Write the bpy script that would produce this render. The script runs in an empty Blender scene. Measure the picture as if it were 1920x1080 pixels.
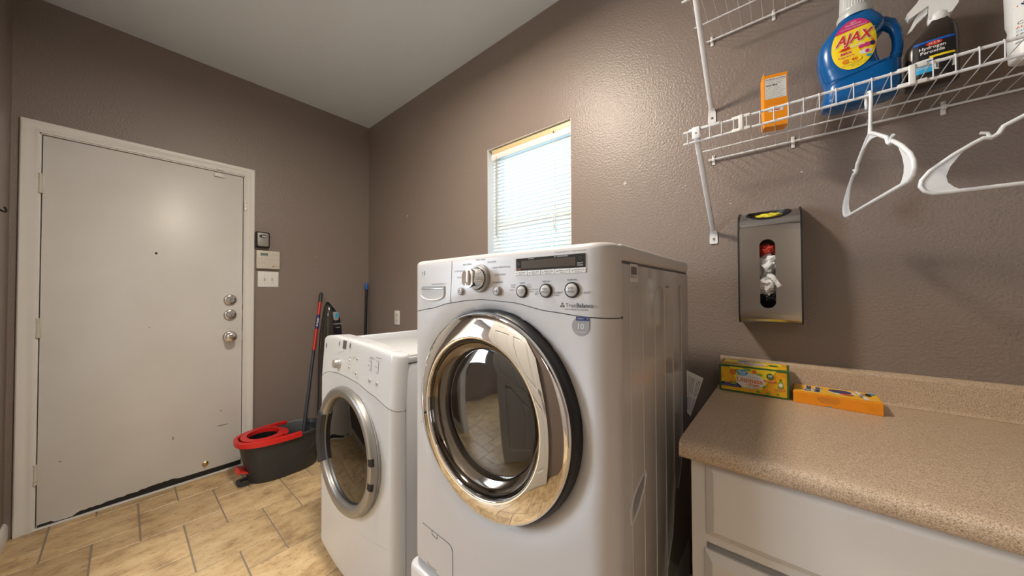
import bpy, bmesh, math, random
from mathutils import Vector, Matrix
random.seed(7)
S = bpy.context.scene
COL = S.collection
PI = math.pi
V = Vector

# ------------------------------------------------------------------ camera
FPX, YAW, PIT, ROL = 612.47, 39.951, 0.9009, -0.2433
CAM = V((2.944, -1.4577, 1.1984))
yw, pt, rl = (math.radians(a) for a in (YAW, PIT, ROL))
fw = V((-math.sin(yw)*math.cos(pt), math.cos(yw)*math.cos(pt), math.sin(pt)))
rt = V((math.cos(yw), math.sin(yw), 0)); up = rt.cross(fw)
r2 = rt*math.cos(rl) + up*math.sin(rl); u2 = -rt*math.sin(rl) + up*math.cos(rl)
cd = bpy.data.cameras.new('camera'); cam = bpy.data.objects.new('camera', cd); COL.objects.link(cam)
cd.sensor_fit = 'HORIZONTAL'; cd.sensor_width = 36; cd.lens = FPX/1920*36; cd.clip_start = 0.02
cam.matrix_world = Matrix(((r2.x, u2.x, -fw.x, CAM.x), (r2.y, u2.y, -fw.y, CAM.y), (r2.z, u2.z, -fw.z, CAM.z), (0, 0, 0, 1)))
S.camera = cam

# ------------------------------------------------------------------ sky, lamps, exposure
W = bpy.data.worlds.new('sky'); S.world = W; W.use_nodes = True
W.node_tree.nodes['Background'].inputs[0].default_value = (0.48, 0.77, 1.0, 1)
W.node_tree.nodes['Background'].inputs[1].default_value = 1.85
def area(name, loc, rot, sx, sy, power, col, shape='RECTANGLE', spread=PI):
    l = bpy.data.lights.new(name, 'AREA'); l.shape = shape; l.size = sx; l.size_y = sy; l.energy = power; l.color = col; l.spread = spread
    o = bpy.data.objects.new(name, l); COL.objects.link(o); o.location = loc; o.rotation_euler = rot; return o
LAMP = V((1.95, -0.97, 2.62))
area('laundry_lamp_light', LAMP - V((0, 0, 0.035)), (0, 0, 0), 0.26, 0.26, 34, (1.0, 0.88, 0.73), 'DISK')
area('added_kitchen_fill', (1.9, -3.5, 2.66), (0, 0, 0), 1.3, 1.3, 70, (0.92, 0.95, 1.0))  # added area lamp, stands in for cool daylight in the kitchen
area('added_side_fill', (0.015, -2.85, 1.60), (0, -PI/2, 0), 1.3, 1.1, 100, (0.78, 0.88, 1.0))  # added lamp in an invented window, aimed through the doorway at the washer
area('added_opening_fill', (3.6, -2.95, 2.66), (0, 0, 0), 1.2, 1.2, 10, (0.92, 0.95, 1.0))  # weak added fill from behind the camera, no known source
po = area('window_portal', (1.8225, 0.14, 1.62), (-PI/2, 0, 0), 0.6, 0.96, 1, (1, 1, 1)); po.data.cycles.is_portal = True
vs = S.view_settings; vs.view_transform = 'Standard'; vs.look = 'None'; vs.exposure = 0.2; vs.gamma = 1.0; vs.use_curve_mapping = False
S.cycles.max_bounces = 10; S.cycles.diffuse_bounces = 5; S.cycles.glossy_bounces = 5; S.cycles.transparent_max_bounces = 16

# ------------------------------------------------------------------ materials
def mat(name, col, rough=0.5, metal=0.0, **k):
    m = bpy.data.materials.new(name); m.use_nodes = True; b = m.node_tree.nodes['Principled BSDF']
    b.inputs['Base Color'].default_value = (*col, 1); b.inputs['Roughness'].default_value = rough; b.inputs['Metallic'].default_value = metal
    for a, v in k.items(): b.inputs[a.replace('_', ' ')].default_value = v
    return m
def nodes(m): return m.node_tree.nodes, m.node_tree.links, m.node_tree.nodes['Principled BSDF']
def coords(m, scale=(1, 1, 1)):
    n, l, b = nodes(m); g = n.new('ShaderNodeNewGeometry'); mp = n.new('ShaderNodeMapping'); mp.inputs['Scale'].default_value = scale
    l.new(g.outputs['Position'], mp.inputs['Vector']); return mp.outputs['Vector']
def bump(m, scale, strength, dist, detail=2.0, stretch=(1, 1, 1), rough=0.5):
    n, l, b = nodes(m); t = n.new('ShaderNodeTexNoise'); t.inputs['Scale'].default_value = scale; t.inputs['Detail'].default_value = detail
    t.inputs['Roughness'].default_value = rough
    l.new(coords(m, stretch), t.inputs['Vector']); bp = n.new('ShaderNodeBump'); bp.inputs['Strength'].default_value = strength; bp.inputs['Distance'].default_value = dist
    l.new(t.outputs['Fac'], bp.inputs['Height']); l.new(bp.outputs['Normal'], b.inputs['Normal']); return t
def ramp(m, src, stops, to='Base Color'):
    n, l, b = nodes(m); r = n.new('ShaderNodeValToRGB'); e = r.color_ramp.elements
    while len(e) < len(stops): e.new(0.5)
    for i, (p, c) in enumerate(stops): e[i].position = p; e[i].color = (*c, 1)
    l.new(src, r.inputs['Fac'])
    if to: l.new(r.outputs['Color'], b.inputs[to])
    return r
def noise(m, scale, detail=3, stretch=(1, 1, 1), rough=0.5):
    n, l, b = nodes(m); t = n.new('ShaderNodeTexNoise'); t.inputs['Scale'].default_value = scale; t.inputs['Detail'].default_value = detail; t.inputs['Roughness'].default_value = rough
    l.new(coords(m, stretch), t.inputs['Vector']); return t
M = {}
M['wall'] = mat('brown_wall_paint', (0.236, 0.192, 0.170), 0.38); bump(M['wall'], 125, 0.55, 0.0035, 2.0)
M['ceiling'] = mat('daylit_ceiling_paint', (0.64, 0.70, 0.77), 0.8); bump(M['ceiling'], 90, 0.3, 0.002)  # bluish base colour carries the cool cast of daylight
M['trim'] = mat('trim_paint', (0.72, 0.71, 0.69), 0.4)
M['door'] = mat('door_paint', (0.68, 0.67, 0.655), 0.36)
nn = noise(M['door'], 3.5, 5); ramp(M['door'], nn.outputs['Fac'], [(0.3, (0.655, 0.64, 0.615)), (0.6, (0.69, 0.68, 0.665))])
M['black'] = mat('black_plastic', (0.012, 0.012, 0.014), 0.4)
M['rubber'] = mat('black_rubber', (0.008, 0.008, 0.009), 0.65)
M['chrome'] = mat('chrome', (0.86, 0.85, 0.83), 0.035, 1.0)
M['darkchrome'] = mat('smoked_chrome', (0.20, 0.175, 0.15), 0.10, 1.0)
M['nickel'] = mat('satin_nickel', (0.62, 0.59, 0.55), 0.2, 1.0)
M['brass'] = mat('brass', (0.62, 0.46, 0.22), 0.3, 1.0)
M['steel'] = mat('brushed_steel', (0.52, 0.51, 0.50), 0.20, 1.0, Anisotropic=0.4)
M['silver'] = mat('silver_paint', (0.36, 0.35, 0.335), 0.36, 0.75)
M['dialsilver'] = mat('matte_silver_plastic', (0.50, 0.49, 0.47), 0.35, 0.6)
M['enamel'] = mat('washer_enamel', (0.60, 0.585, 0.58), 0.38, Coat_Weight=0.12, Coat_Roughness=0.2)
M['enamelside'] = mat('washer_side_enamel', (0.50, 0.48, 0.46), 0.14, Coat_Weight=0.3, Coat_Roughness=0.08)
M['enamel2'] = mat('dryer_enamel', (0.64, 0.66, 0.69), 0.25, Coat_Weight=0.3, Coat_Roughness=0.1)
M['pedestal'] = mat('pedestal_enamel', (0.70, 0.70, 0.70), 0.3)
M['grey'] = mat('grey_print', (0.10, 0.10, 0.105), 0.5)
M['midgrey'] = mat('mid_grey_plastic', (0.30, 0.30, 0.31), 0.4)
M['white'] = mat('white_plastic', (0.75, 0.75, 0.74), 0.35)
M['button'] = mat('button_plastic', (0.50, 0.485, 0.47), 0.35)
M['wire'] = mat('white_wire_coating', (0.74, 0.76, 0.80), 0.35)
M['hanger'] = mat('hanger_plastic', (0.74, 0.77, 0.80), 0.3, Subsurface_Weight=0.0)
M['darkgrey'] = mat('charcoal_plastic', (0.028, 0.030, 0.034), 0.45)
M['bluegrey'] = mat('blue_grey_tube', (0.035, 0.045, 0.06), 0.35)
M['red'] = mat('red_plastic', (0.62, 0.018, 0.016), 0.32)
M['redtube'] = mat('red_tube', (0.50, 0.03, 0.02), 0.35)
M['navy'] = mat('navy_print', (0.012, 0.02, 0.13), 0.4)
M['blue'] = mat('blue_plastic', (0.0, 0.095, 0.32), 0.24)
M['bluetip'] = mat('blue_tip', (0.01, 0.12, 0.5), 0.4)
M['cyan'] = mat('cyan_print', (0.02, 0.35, 0.65), 0.4)
M['labelwhite'] = mat('label_white', (0.72, 0.72, 0.70), 0.5)
M['yellow'] = mat('label_yellow', (0.88, 0.66, 0.02), 0.4)
M['magenta'] = mat('label_magenta', (0.58, 0.03, 0.18), 0.4)
M['labelred'] = mat('label_red', (0.60, 0.035, 0.01), 0.4)
M['orange'] = mat('orange_card', (0.86, 0.30, 0.008), 0.45)
M['orangelight'] = mat('amber_card', (0.92, 0.46, 0.015), 0.42)
M['orangeprint'] = mat('orange_print', (0.72, 0.20, 0.02), 0.45)
M['goldcard'] = mat('golden_card', (0.80, 0.36, 0.01), 0.4)
nn = noise(M['goldcard'], 26, 3); ramp(M['goldcard'], nn.outputs['Fac'], [(0.35, (0.72, 0.27, 0.008)), (0.5, (0.82, 0.44, 0.012)), (0.68, (0.80, 0.52, 0.02))])
M['green'] = mat('green_card', (0.035, 0.13, 0.03), 0.4)
M['leaf'] = mat('leaf_green_print', (0.20, 0.36, 0.04), 0.4)
M['brownbottle'] = mat('brown_bottle', (0.030, 0.021, 0.016), 0.28)
M['glassdark'] = mat('display_glass', (0.012, 0.011, 0.012), 0.08)
M['lcd'] = mat('unlit_display', (0.07, 0.055, 0.045), 0.15)
M['lcdgreen'] = mat('grey_green_display', (0.16, 0.23, 0.20), 0.2)
M['keybox'] = mat('grey_metal_face', (0.30, 0.29, 0.26), 0.4, 0.5)
M['ivory'] = mat('ivory_plastic', (0.60, 0.57, 0.50), 0.4)
M['bag'] = mat('white_plastic_bag', (0.66, 0.67, 0.68), 0.3); bump(M['bag'], 60, 0.8, 0.01, 3)
M['bagred'] = mat('red_bag_print', (0.55, 0.05, 0.03), 0.35); bump(M['bagred'], 60, 0.8, 0.01, 3)
M['bagblack'] = mat('black_plastic_bag', (0.02, 0.02, 0.022), 0.25); bump(M['bagblack'], 60, 0.8, 0.01, 3)
M['bagyellow'] = mat('yellow_plastic_bag', (0.80, 0.70, 0.05), 0.35); bump(M['bagyellow'], 60, 0.8, 0.01, 3)
M['cabinet'] = mat('cabinet_paint', (0.66, 0.64, 0.61), 0.38); bump(M['cabinet'], 60, 0.05, 0.001)
M['kcab'] = mat('kitchen_cabinet_paint', (0.74, 0.68, 0.54), 0.4)
M['drum'] = mat('drum_steel', (0.5, 0.5, 0.5), 0.3, 1.0)
M['frost'] = mat('frosted_cap', (0.66, 0.68, 0.68), 0.3, Transmission_Weight=0.25)
M['vinyl'] = mat('window_vinyl', (0.75, 0.75, 0.74), 0.4)
M['vacsmoke'] = mat('smoky_vacuum_bin', (0.035, 0.031, 0.025), 0.12)
M['vacblack'] = mat('vacuum_black_blue', (0.006, 0.007, 0.016), 0.18)
M['mark'] = mat('scuff_mark', (0.30, 0.25, 0.20), 0.6)
M['spackle'] = mat('wall_nick', (0.55, 0.52, 0.48), 0.7)
# headrail: yellowish beige
M['headrail'] = mat('blind_headrail', (0.62, 0.50, 0.28), 0.4)
# counter laminate
c = M['laminate'] = mat('speckled_laminate', (0.4, 0.3, 0.2), 0.36)
nn = noise(c, 520, 3, rough=0.75); r1 = ramp(c, nn.outputs['Fac'], [(0.36, (0.20, 0.14, 0.10)), (0.45, (0.44, 0.325, 0.225)), (0.56, (0.55, 0.43, 0.31)), (0.68, (0.70, 0.60, 0.47))])
# floor tile
c = M['tile'] = mat('travertine_tile', (0.5, 0.4, 0.25), 0.38)
n, l, b = nodes(c)
na = noise(c, 7, 8, (2.0, 1, 1), 0.68); ra = ramp(c, na.outputs['Fac'], [(0.34, (0.36, 0.235, 0.125)), (0.46, (0.53, 0.37, 0.195)), (0.56, (0.62, 0.45, 0.245)), (0.72, (0.68, 0.54, 0.33))], None)
nb = noise(c, 30, 6, (1.8, 1, 1), 0.8); rb = ramp(c, nb.outputs['Fac'], [(0.33, (0.42, 0.30, 0.20)), (0.46, (1, 1, 1))], None)
mx = n.new('ShaderNodeMix'); mx.data_type = 'RGBA'; mx.blend_type = 'MULTIPLY'; mx.inputs[0].default_value = 0.8
l.new(ra.outputs['Color'], mx.inputs[6]); l.new(rb.outputs['Color'], mx.inputs[7])
gi = n.new('ShaderNodeNewGeometry'); hs = n.new('ShaderNodeHueSaturation'); mr = n.new('ShaderNodeMapRange'); mr.inputs['To Min'].default_value = 0.86; mr.inputs['To Max'].default_value = 1.12
l.new(gi.outputs['Random Per Island'], mr.inputs['Value']); l.new(mr.outputs[0], hs.inputs['Value']); l.new(mx.outputs[2], hs.inputs['Color']); l.new(hs.outputs['Color'], b.inputs['Base Color'])
bp_ = n.new('ShaderNodeBump'); bp_.inputs['Strength'].default_value = 0.3; bp_.inputs['Distance'].default_value = 0.002; l.new(nb.outputs['Fac'], bp_.inputs['Height']); l.new(bp_.outputs['Normal'], b.inputs['Normal'])
M['grout'] = mat('tile_grout', (0.24, 0.20, 0.155), 0.8)
# translucent blind slat
c = M['slat'] = bpy.data.materials.new('blind_slat'); c.use_nodes = True; n = c.node_tree.nodes; l = c.node_tree.links
n.remove(n['Principled BSDF']); d = n.new('ShaderNodeBsdfDiffuse'); d.inputs[0].default_value = (0.80, 0.79, 0.76, 1); t = n.new('ShaderNodeBsdfTranslucent'); t.inputs[0].default_value = (0.86, 0.84, 0.80, 1)
mm = n.new('ShaderNodeMixShader'); mm.inputs[0].default_value = 0.35; l.new(d.outputs[0], mm.inputs[1]); l.new(t.outputs[0], mm.inputs[2]); l.new(mm.outputs[0], n['Material Output'].inputs[0])
def thin_glass(name, tint, rough=0.02, refl=0.5, ior=1.5):
    c = bpy.data.materials.new(name); c.use_nodes = True; n = c.node_tree.nodes; l = c.node_tree.links; n.remove(n['Principled BSDF'])
    tr = n.new('ShaderNodeBsdfTransparent'); tr.inputs[0].default_value = (*tint, 1); g = n.new('ShaderNodeBsdfGlossy'); g.inputs['Roughness'].default_value = rough
    f = n.new('ShaderNodeFresnel'); f.inputs[0].default_value = ior; mu = n.new('ShaderNodeMath'); mu.operation = 'MULTIPLY'; mu.inputs[1].default_value = refl; mu.use_clamp = True
    mi = n.new('ShaderNodeMixShader'); l.new(f.outputs[0], mu.inputs[0]); l.new(mu.outputs[0], mi.inputs[0]); l.new(tr.outputs[0], mi.inputs[1]); l.new(g.outputs[0], mi.inputs[2]); l.new(mi.outputs[0], n['Material Output'].inputs[0]); return c
M['pane'] = thin_glass('window_glass', (0.93, 0.96, 0.96), 0.01, 1.0)
M['smoked'] = thin_glass('smoked_door_glass', (0.30, 0.28, 0.27), 0.04, 1.9, 1.65)
M['smoked2'] = thin_glass('dark_dryer_glass', (0.045, 0.037, 0.03), 0.04, 1.3, 1.55)
M['lampglass'] = mat('lamp_dome_glass', (0.9, 0.87, 0.8), 0.4)
b = M['lampglass'].node_tree.nodes['Principled BSDF']; b.inputs['Emission Color'].default_value = (1, 0.8, 0.55, 1); b.inputs['Emission Strength'].default_value = 2.2

# ------------------------------------------------------------------ mesh builder
def frame(o, u, v):
    o, u, v = V(o), V(u).normalized(), V(v).normalized(); w = u.cross(v)
    return lambda a, b, c=0.0: o + u*a + v*b + w*c
XZ = frame((0, 0, 0), (1, 0, 0), (0, 0, 1))     # faces -y
ID = lambda a, b, c=0.0: V((a, b, c))
class MB:
    def __init__(s): s.v = []; s.f = []; s.mi = []; s.mats = []; s.cur = 0; s.flat = set()
    def m(s, m):
        if isinstance(m, str): m = M[m]
        if m not in s.mats: s.mats.append(m)
        s.cur = s.mats.index(m); return s
    def add(s, vs, fs):
        o = len(s.v); s.v += [V(p) for p in vs]
        for f in fs: s.f.append([i+o for i in f]); s.mi.append(s.cur)
        return s
    def bm(s, b, fn=None):
        b.verts.index_update(); s.add([fn(*v.co) if fn else v.co for v in b.verts], [[v.index for v in f.verts] for f in b.faces]); b.free(); return s
    def box(s, lo, hi, bev=0.0, seg=2, fn=None):
        b = bmesh.new(); bmesh.ops.create_cube(b, size=1)
        c = [(lo[i]+hi[i])/2 for i in range(3)]; d = [abs(hi[i]-lo[i]) for i in range(3)]
        for v in b.verts: v.co = V([c[i]+v.co[i]*d[i] for i in range(3)])
        if bev > 0: bmesh.ops.bevel(b, geom=b.edges[:], offset=min(bev, min(d)*0.45), segments=seg, affect='EDGES', profile=0.5)
        return s.bm(b, fn)
    def loft(s, rings, cap0=True, cap1=True, closed=True):
        n = len(rings[0]); vs = [p for r in rings for p in r]; fs = []
        for i in range(len(rings)-1):
            for j in range(n if closed else n-1):
                k = (j+1) % n; fs.append([i*n+j, i*n+k, (i+1)*n+k, (i+1)*n+j])
        if cap0: fs.append(list(range(n))[::-1])
        if cap1: fs.append([(len(rings)-1)*n+j for j in range(n)])
        return s.add(vs, fs)
    def lathe(s, prof, fn=ID, c=(0, 0), seg=32, cap0=False, cap1=False, sx=1, sy=1):
        return s.loft([[fn(c[0]+r*sx*math.cos(2*PI*j/seg), c[1]+r*sy*math.sin(2*PI*j/seg), h) for j in range(seg)] for r, h in prof], cap0, cap1)
    def tube(s, pts, r, seg=8, cap=True):
        pts = [V(p) for p in pts]; rs = r if isinstance(r, (list, tuple)) else [r]*len(pts); rings = []; nrm = None
        for i, p in enumerate(pts):
            t = (pts[min(i+1, len(pts)-1)] - pts[max(i-1, 0)]).normalized()
            if nrm is None: nrm = t.orthogonal().normalized()
            nrm = (nrm - t*nrm.dot(t)).normalized(); bi = t.cross(nrm)
            rings.append([p + (nrm*math.cos(2*PI*j/seg) + bi*math.sin(2*PI*j/seg))*rs[i] for j in range(seg)])
        return s.loft(rings, cap, cap)
    def prism(s, outline, h0, h1, fn=ID, holes=(), bev=0.0):
        b = bmesh.new(); ed = []
        for lp in [outline]+list(holes):
            vv = [b.verts.new((x, y, h0)) for x, y in lp]; ed += [b.edges.new((vv[i], vv[(i+1) % len(vv)])) for i in range(len(vv))]
        if holes:
            bmesh.ops.triangle_fill(b, edges=ed, use_beauty=True)
        else: b.faces.new(vv)
        if abs(h1-h0) > 1e-7:
            r = bmesh.ops.extrude_face_region(b, geom=b.faces[:])
            bmesh.ops.translate(b, vec=(0, 0, h1-h0), verts=[g for g in r['geom'] if isinstance(g, bmesh.types.BMVert)])
            if bev > 0:
                top = [e for e in b.edges if all(abs(v.co.z-h1) < 1e-7 for v in e.verts) and any(abs(f.normal.z) < 0.5 for f in e.link_faces)]
                b.normal_update(); top = [e for e in b.edges if all(abs(v.co.z-h1) < 1e-7 for v in e.verts) and len(e.link_faces) == 2 and any(abs(f.normal.z) < 0.5 for f in e.link_faces)]
                bmesh.ops.bevel(b, geom=top, offset=bev, segments=3, affect='EDGES', profile=0.5)
        bmesh.ops.recalc_face_normals(b, faces=b.faces[:])
        return s.bm(b, fn)
    def rect(s, fn, a0, b0, a1, b1, c=0.0, n=1):
        vs = []; 
        for i in range(n+1):
            a = a0+(a1-a0)*i/n; vs += [fn(a, b0, c), fn(a, b1, c)]
        return s.add(vs, [[2*i, 2*i+2, 2*i+3, 2*i+1] for i in range(n)])
    def disc(s, fn, ca, cb, ra, rb=None, c=0.0, seg=28, rings=3, a0=0.0, a1=2*PI):
        rb = rb or ra; full = abs(a1-a0-2*PI) < 1e-6; n = seg if full else seg+1
        vs = [fn(ca, cb, c)]; fs = []
        for k in range(1, rings+1):
            for j in range(n): t = a0+(a1-a0)*j/seg; vs.append(fn(ca+ra*k/rings*math.cos(t), cb+rb*k/rings*math.sin(t), c))
        m = n if full else n-1
        for j in range(m): fs.append([0, 1+j, 1+(j+1) % n])
        for k in range(rings-1):
            for j in range(m): fs.append([1+k*n+j, 1+(k+1)*n+j, 1+(k+1)*n+(j+1) % n, 1+k*n+(j+1) % n])
        return s.add(vs, fs)
    def poly(s, fn, pts, c=0.0): return s.add([fn(a, b, c) for a, b in pts], [list(range(len(pts)))])
    def text(s, fn, body, a, b, size, c=0.0, align='CENTER', bold=0.0, shear=0.0, sx=1.0, rot=0.0):
        cu = bpy.data.curves.new('lettering', 'FONT'); cu.body = body; cu.size = size; cu.align_x = align; cu.align_y = 'CENTER'; cu.offset = bold; cu.shear = shear; cu.resolution_u = 2; cu.fill_mode = 'FRONT'
        o = bpy.data.objects.new('lettering', cu); COL.objects.link(o); bpy.context.view_layer.update()
        me = bpy.data.meshes.new_from_object(o.evaluated_get(bpy.context.evaluated_depsgraph_get()))
        cr, sr = math.cos(rot), math.sin(rot)
        s.add([fn(a+(v.co.x*sx)*cr-v.co.y*sr, b+(v.co.x*sx)*sr+v.co.y*cr, c) for v in me.vertices], [list(p.vertices) for p in me.polygons])
        bpy.data.objects.remove(o); bpy.data.meshes.remove(me); bpy.data.curves.remove(cu); return s
    def build(s, name, parent=None, smooth=38, fix=True):
        me = bpy.data.meshes.new(name); off = V((0, 0, 0))
        if parent is not None:
            p = parent
            while p is not None: off = off + p.location; p = p.parent
        me.from_pydata([v-off for v in s.v], [], s.f)
        for m_ in s.mats: me.materials.append(m_)
        for p, i in zip(me.polygons, s.mi): p.material_index = i
        me.validate()
        if fix:
            b = bmesh.new(); b.from_mesh(me); bmesh.ops.remove_doubles(b, verts=b.verts, dist=1e-6); bmesh.ops.recalc_face_normals(b, faces=b.faces); b.to_mesh(me); b.free()
        if smooth:
            for p in me.polygons: p.use_smooth = True
            me.set_sharp_from_angle(angle=math.radians(smooth))
        o = bpy.data.objects.new(name, me); COL.objects.link(o)
        if parent is not None: o.parent = parent
        return o
def tag(o, label, cat=None, group=None, kind=None):
    if label: o['label'] = label
    if cat: o['category'] = cat
    if group: o['group'] = group
    if kind: o['kind'] = kind
    return o
def thing(name, loc, label, cat, group=None):
    o = bpy.data.objects.new(name, None); o.empty_display_size = 0.05; COL.objects.link(o); o.location = loc; return tag(o, label, cat, group)
def struct(o): o['kind'] = 'structure'; return o
def mb(m): return MB().m(m)
def rrect(x0, y0, x1, y1, r, n=6):
    out = []
    for cx, cy, a in ((x1-r, y1-r, 0), (x0+r, y1-r, PI/2), (x0+r, y0+r, PI), (x1-r, y0+r, 3*PI/2)):
        out += [(cx+r*math.cos(a+PI/2*i/n), cy+r*math.sin(a+PI/2*i/n)) for i in range(n+1)]
    return out
def lerp(tab, x):
    if x <= tab[0][0]: return tab[0][1]
    for (a, p), (b, q) in zip(tab, tab[1:]):
        if x <= b: t = (x-a)/(b-a); t = t*t*(3-2*t)*0.5+t*0.5; return p+(q-p)*t
    return tab[-1][1]

# ------------------------------------------------------------------ the room
H = 2.733; XR = 4.3; YC = -1.82
WX0, WX1, WZ0, WZ1 = 1.528, 2.117, 1.15, 2.093
b = mb('wall'); 
for lo, hi in (((-.12, 0, 0), (WX0, .13, H)), ((WX1, 0, 0), (XR, .13, H)), ((WX0, 0, 0), (WX1, .13, WZ0)), ((WX0, 0, WZ1), (WX1, .13, H))): b.box(lo, hi)
struct(b.build('wall_back', smooth=0))
DY0, DY1, DZ = -1.742, -0.898, 2.043
b = mb('wall')
for lo, hi in (((-.12, -5.2, 0), (0, -3.4, H)), ((-.12, -3.4, 0), (0, -2.3, .95)), ((-.12, -3.4, 2.25), (0, -2.3, H)), ((-.12, -2.3, 0), (0, DY0, H)), ((-.12, DY1, 0), (0, 0, H)), ((-.12, DY0, DZ), (0, DY1, H))): b.box(lo, hi)
struct(b.build('wall_left', smooth=0))
KX0, KX1, KZ = 0.90, 1.70, 2.05; OX0, OX1 = 3.10, 4.20  # the wide right-hand opening is added to let fill light in
b = mb('wall')
for lo, hi in (((0, YC-.12, 0), (KX0, YC, H)), ((KX1, YC-.12, 0), (OX0, YC, H)), ((OX1, YC-.12, 0), (XR, YC, H)), ((KX0, YC-.12, KZ), (KX1, YC, H)), ((OX0, YC-.12, KZ+.1), (OX1, YC, H))): b.box(lo, hi)
struct(b.build('wall_front', smooth=0))
struct(mb('wall').box((XR, -5.2, 0), (XR+.12, .13, H)).build('wall_right', smooth=0))
struct(mb('wall').box((0, -5.32, 0), (XR, -5.2, H)).build('wall_kitchen', smooth=0))
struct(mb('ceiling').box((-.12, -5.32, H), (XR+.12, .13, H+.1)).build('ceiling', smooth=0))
# floor of hopscotch tiles
b = mb('grout').box((-.12, -5.32, -.06), (XR+.12, .13, -.0025)); b.m('tile')
A, B2 = 0.3005, 0.1525; P0 = (0.674, -1.0875); g = 0.0027
def tilebox(x0, y0, x1, y1):
    x0, x1, y0, y1 = max(x0+g, 0), min(x1-g, XR), max(y0+g, -5.2), min(y1-g, 0)
    if x1-x0 > .01 and y1-y0 > .01:
        e = .0022; b.add([(x0, y0, -.0025), (x1, y0, -.0025), (x1, y1, -.0025), (x0, y1, -.0025), (x0+e, y0+e, 0), (x1-e, y0+e, 0), (x1-e, y1-e, 0), (x0+e, y1-e, 0)], [[4, 5, 6, 7], [0, 1, 5, 4], [1, 2, 6, 5], [2, 3, 7, 6], [3, 0, 4, 7]])
for i in range(-30, 31):
    for j in range(-30, 31):
        px = P0[0]+i*A+j*B2; py = P0[1]-i*B2+j*A
        if -.4 < px < XR+.6 and -5.5 < py < .6:
            tilebox(px-B2, py-B2, px, py); tilebox(px-B2-A, py-A, px-B2, py)
struct(b.build('floor', smooth=0, fix=False))
# casing profile swept round an opening (wall plane x = 0 or y = YC)
def casing(fn, a0, a1, top, w=0.056, floor=0.0):
    prof = [(0, 0), (0, .011), (.010, .013), (.016, .010), (.030, .012), (.040, .0185), (w-.004, .0185), (w, .015), (w, 0)]
    b = mb('trim'); path = [(a0, floor, -1, 0), (a0, top, -1, 1), (a1, top, 1, 1), (a1, floor, 1, 0)]
    b.loft([[fn(a+da*d, z+dz*d, h) for d, h in prof] for a, z, da, dz in path], True, True)
    return b
WA = frame((0, 0, 0), (0, 1, 0), (0, 0, 1))        # left wall: a = y, b = z, c = +x
WC = frame((0, YC, 0), (-1, 0, 0), (0, 0, 1))      # front wall, seen from inside (faces +y)
struct(casing(WA, -1.738, -0.904, 2.039).build('trim_1'))
b = mb('trim'); jx0, jx1 = -.118, 0.004
b.box((jx0, DY0, 0), (jx1, DY0+.010, DZ)); b.box((jx0, DY1-.010, 0), (jx1, DY1, DZ)); b.box((jx0, DY0, DZ-.010), (jx1, DY1, DZ))
b.box((jx0, DY0+.01, 0), (-.05, DY0+.03, DZ-.01)); b.box((jx0, DY1-.03, 0), (-.05, DY1-.01, DZ-.01)); b.box((jx0, DY0, DZ-.04), (-.05, DY1, DZ-.01))
struct(b.build('trim_2', smooth=0))
struct(mb('trim').box((-.118, DY0, 0), (0.012, DY1, .008), .003).build('trim_3'))
# entry door
door = struct(mb('door').box((-.046, -1.7285, .010), (-.004, -0.9117, 2.029), .0015).build('door_1'))
b = mb('black'); rnd = random.Random(3)
ys = [-1.726+i*(0.812/60) for i in range(61)]
topz = []
for i, y in enumerate(ys):
    t = (y+1.726)/.812
    z = .012 + (0.010 if t < .06 else 0 if t < .14 else min(.034, .012+(t-.14)*.055)) + rnd.uniform(-.003, .004)*(1 if t < .62 else 0)
    topz.append(z if t > .14 or t < .06 else .0125)
topz = [z if (ys[i]+1.726)/.812 < .62 else .040 for i, z in enumerate(topz)]
b.loft([[V((-.0035, y, .0095)), V((-.0035, y, z)), V((-.0030, y, z)), V((-.0030, y, .0095))] for y, z in zip(ys, topz)]); b.build('door_sweep', door, 0)
mb('rubber').disc(WA, -1.326, 1.451, .0065, c=-.0035).build('peephole', door)
for y, z, w, h in ((-1.66, .32, .006, .003), (-1.245, .30, .004, .012), (-1.01, .31, .03, .004), (-1.02, .41, .005, .004), (-1.35, 1.0, .003, .003)): mb('mark').disc(WA, y, z, w, h, c=-.0036, seg=10).build('scuff', door)
def hinge(z):
    b = mb('ivory'); b.box((-.004, -1.733, z-.05), (-.0015, -1.7225, z+.05), .001)
    b.tube([(.006, -1.7335, z-.047), (.006, -1.7335, z+.047)], .0075, 12)
    for dz in (-.05, .05): b.tube([(.006, -1.7335, z+dz-.006*(1 if dz > 0 else -1)), (.006, -1.7335, z+dz)], .0095, 12)
    for dz in (-.03, .03): b.box((-.002, -1.7425, z+dz-.001), (.0145, -1.726, z+dz+.001))
    b.build('hinge', door)
for z in (1.776, 1.03, .283): hinge(z)
def rosette(z, r, kind):
    h = mb('nickel'); h.lathe([(r, -.004), (r*1.0, .002), (r*.93, .010), (r*.82, .013), (r*.62, .014), (r*.55, .018), (0.001, .0185)], WA, (-.977, z), 32)
    o = h.build('deadbolt' if kind else 'door_knob', door)
    if kind:
        mb('nickel').box((.017, -.981, z-.017), (.034, -.973, z+.017), .004, 3).build('thumb_turn', o); mb('black').disc(WA, -.977+r*.62, z+.002, .005, c=.0145).build('screw', o)
    else:
        k = mb('nickel'); k.lathe([(.012, .015), (.012, .034), (.020, .040), (.027, .048), (.0285, .058), (.026, .067), (.018, .071), (.001, .0715)], WA, (-.977, z), 32); k.build('knob', o)
        mb('brass').lathe([(.010, .0705), (.009, .0735), (.001, .074)], WA, (-.977, z), 20, sx=1.15, sy=.75).build('lock_button', o)
rosette(1.161, .036, 1); rosette(1.058, .036, 1); rosette(.907, .039, 0)
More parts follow.
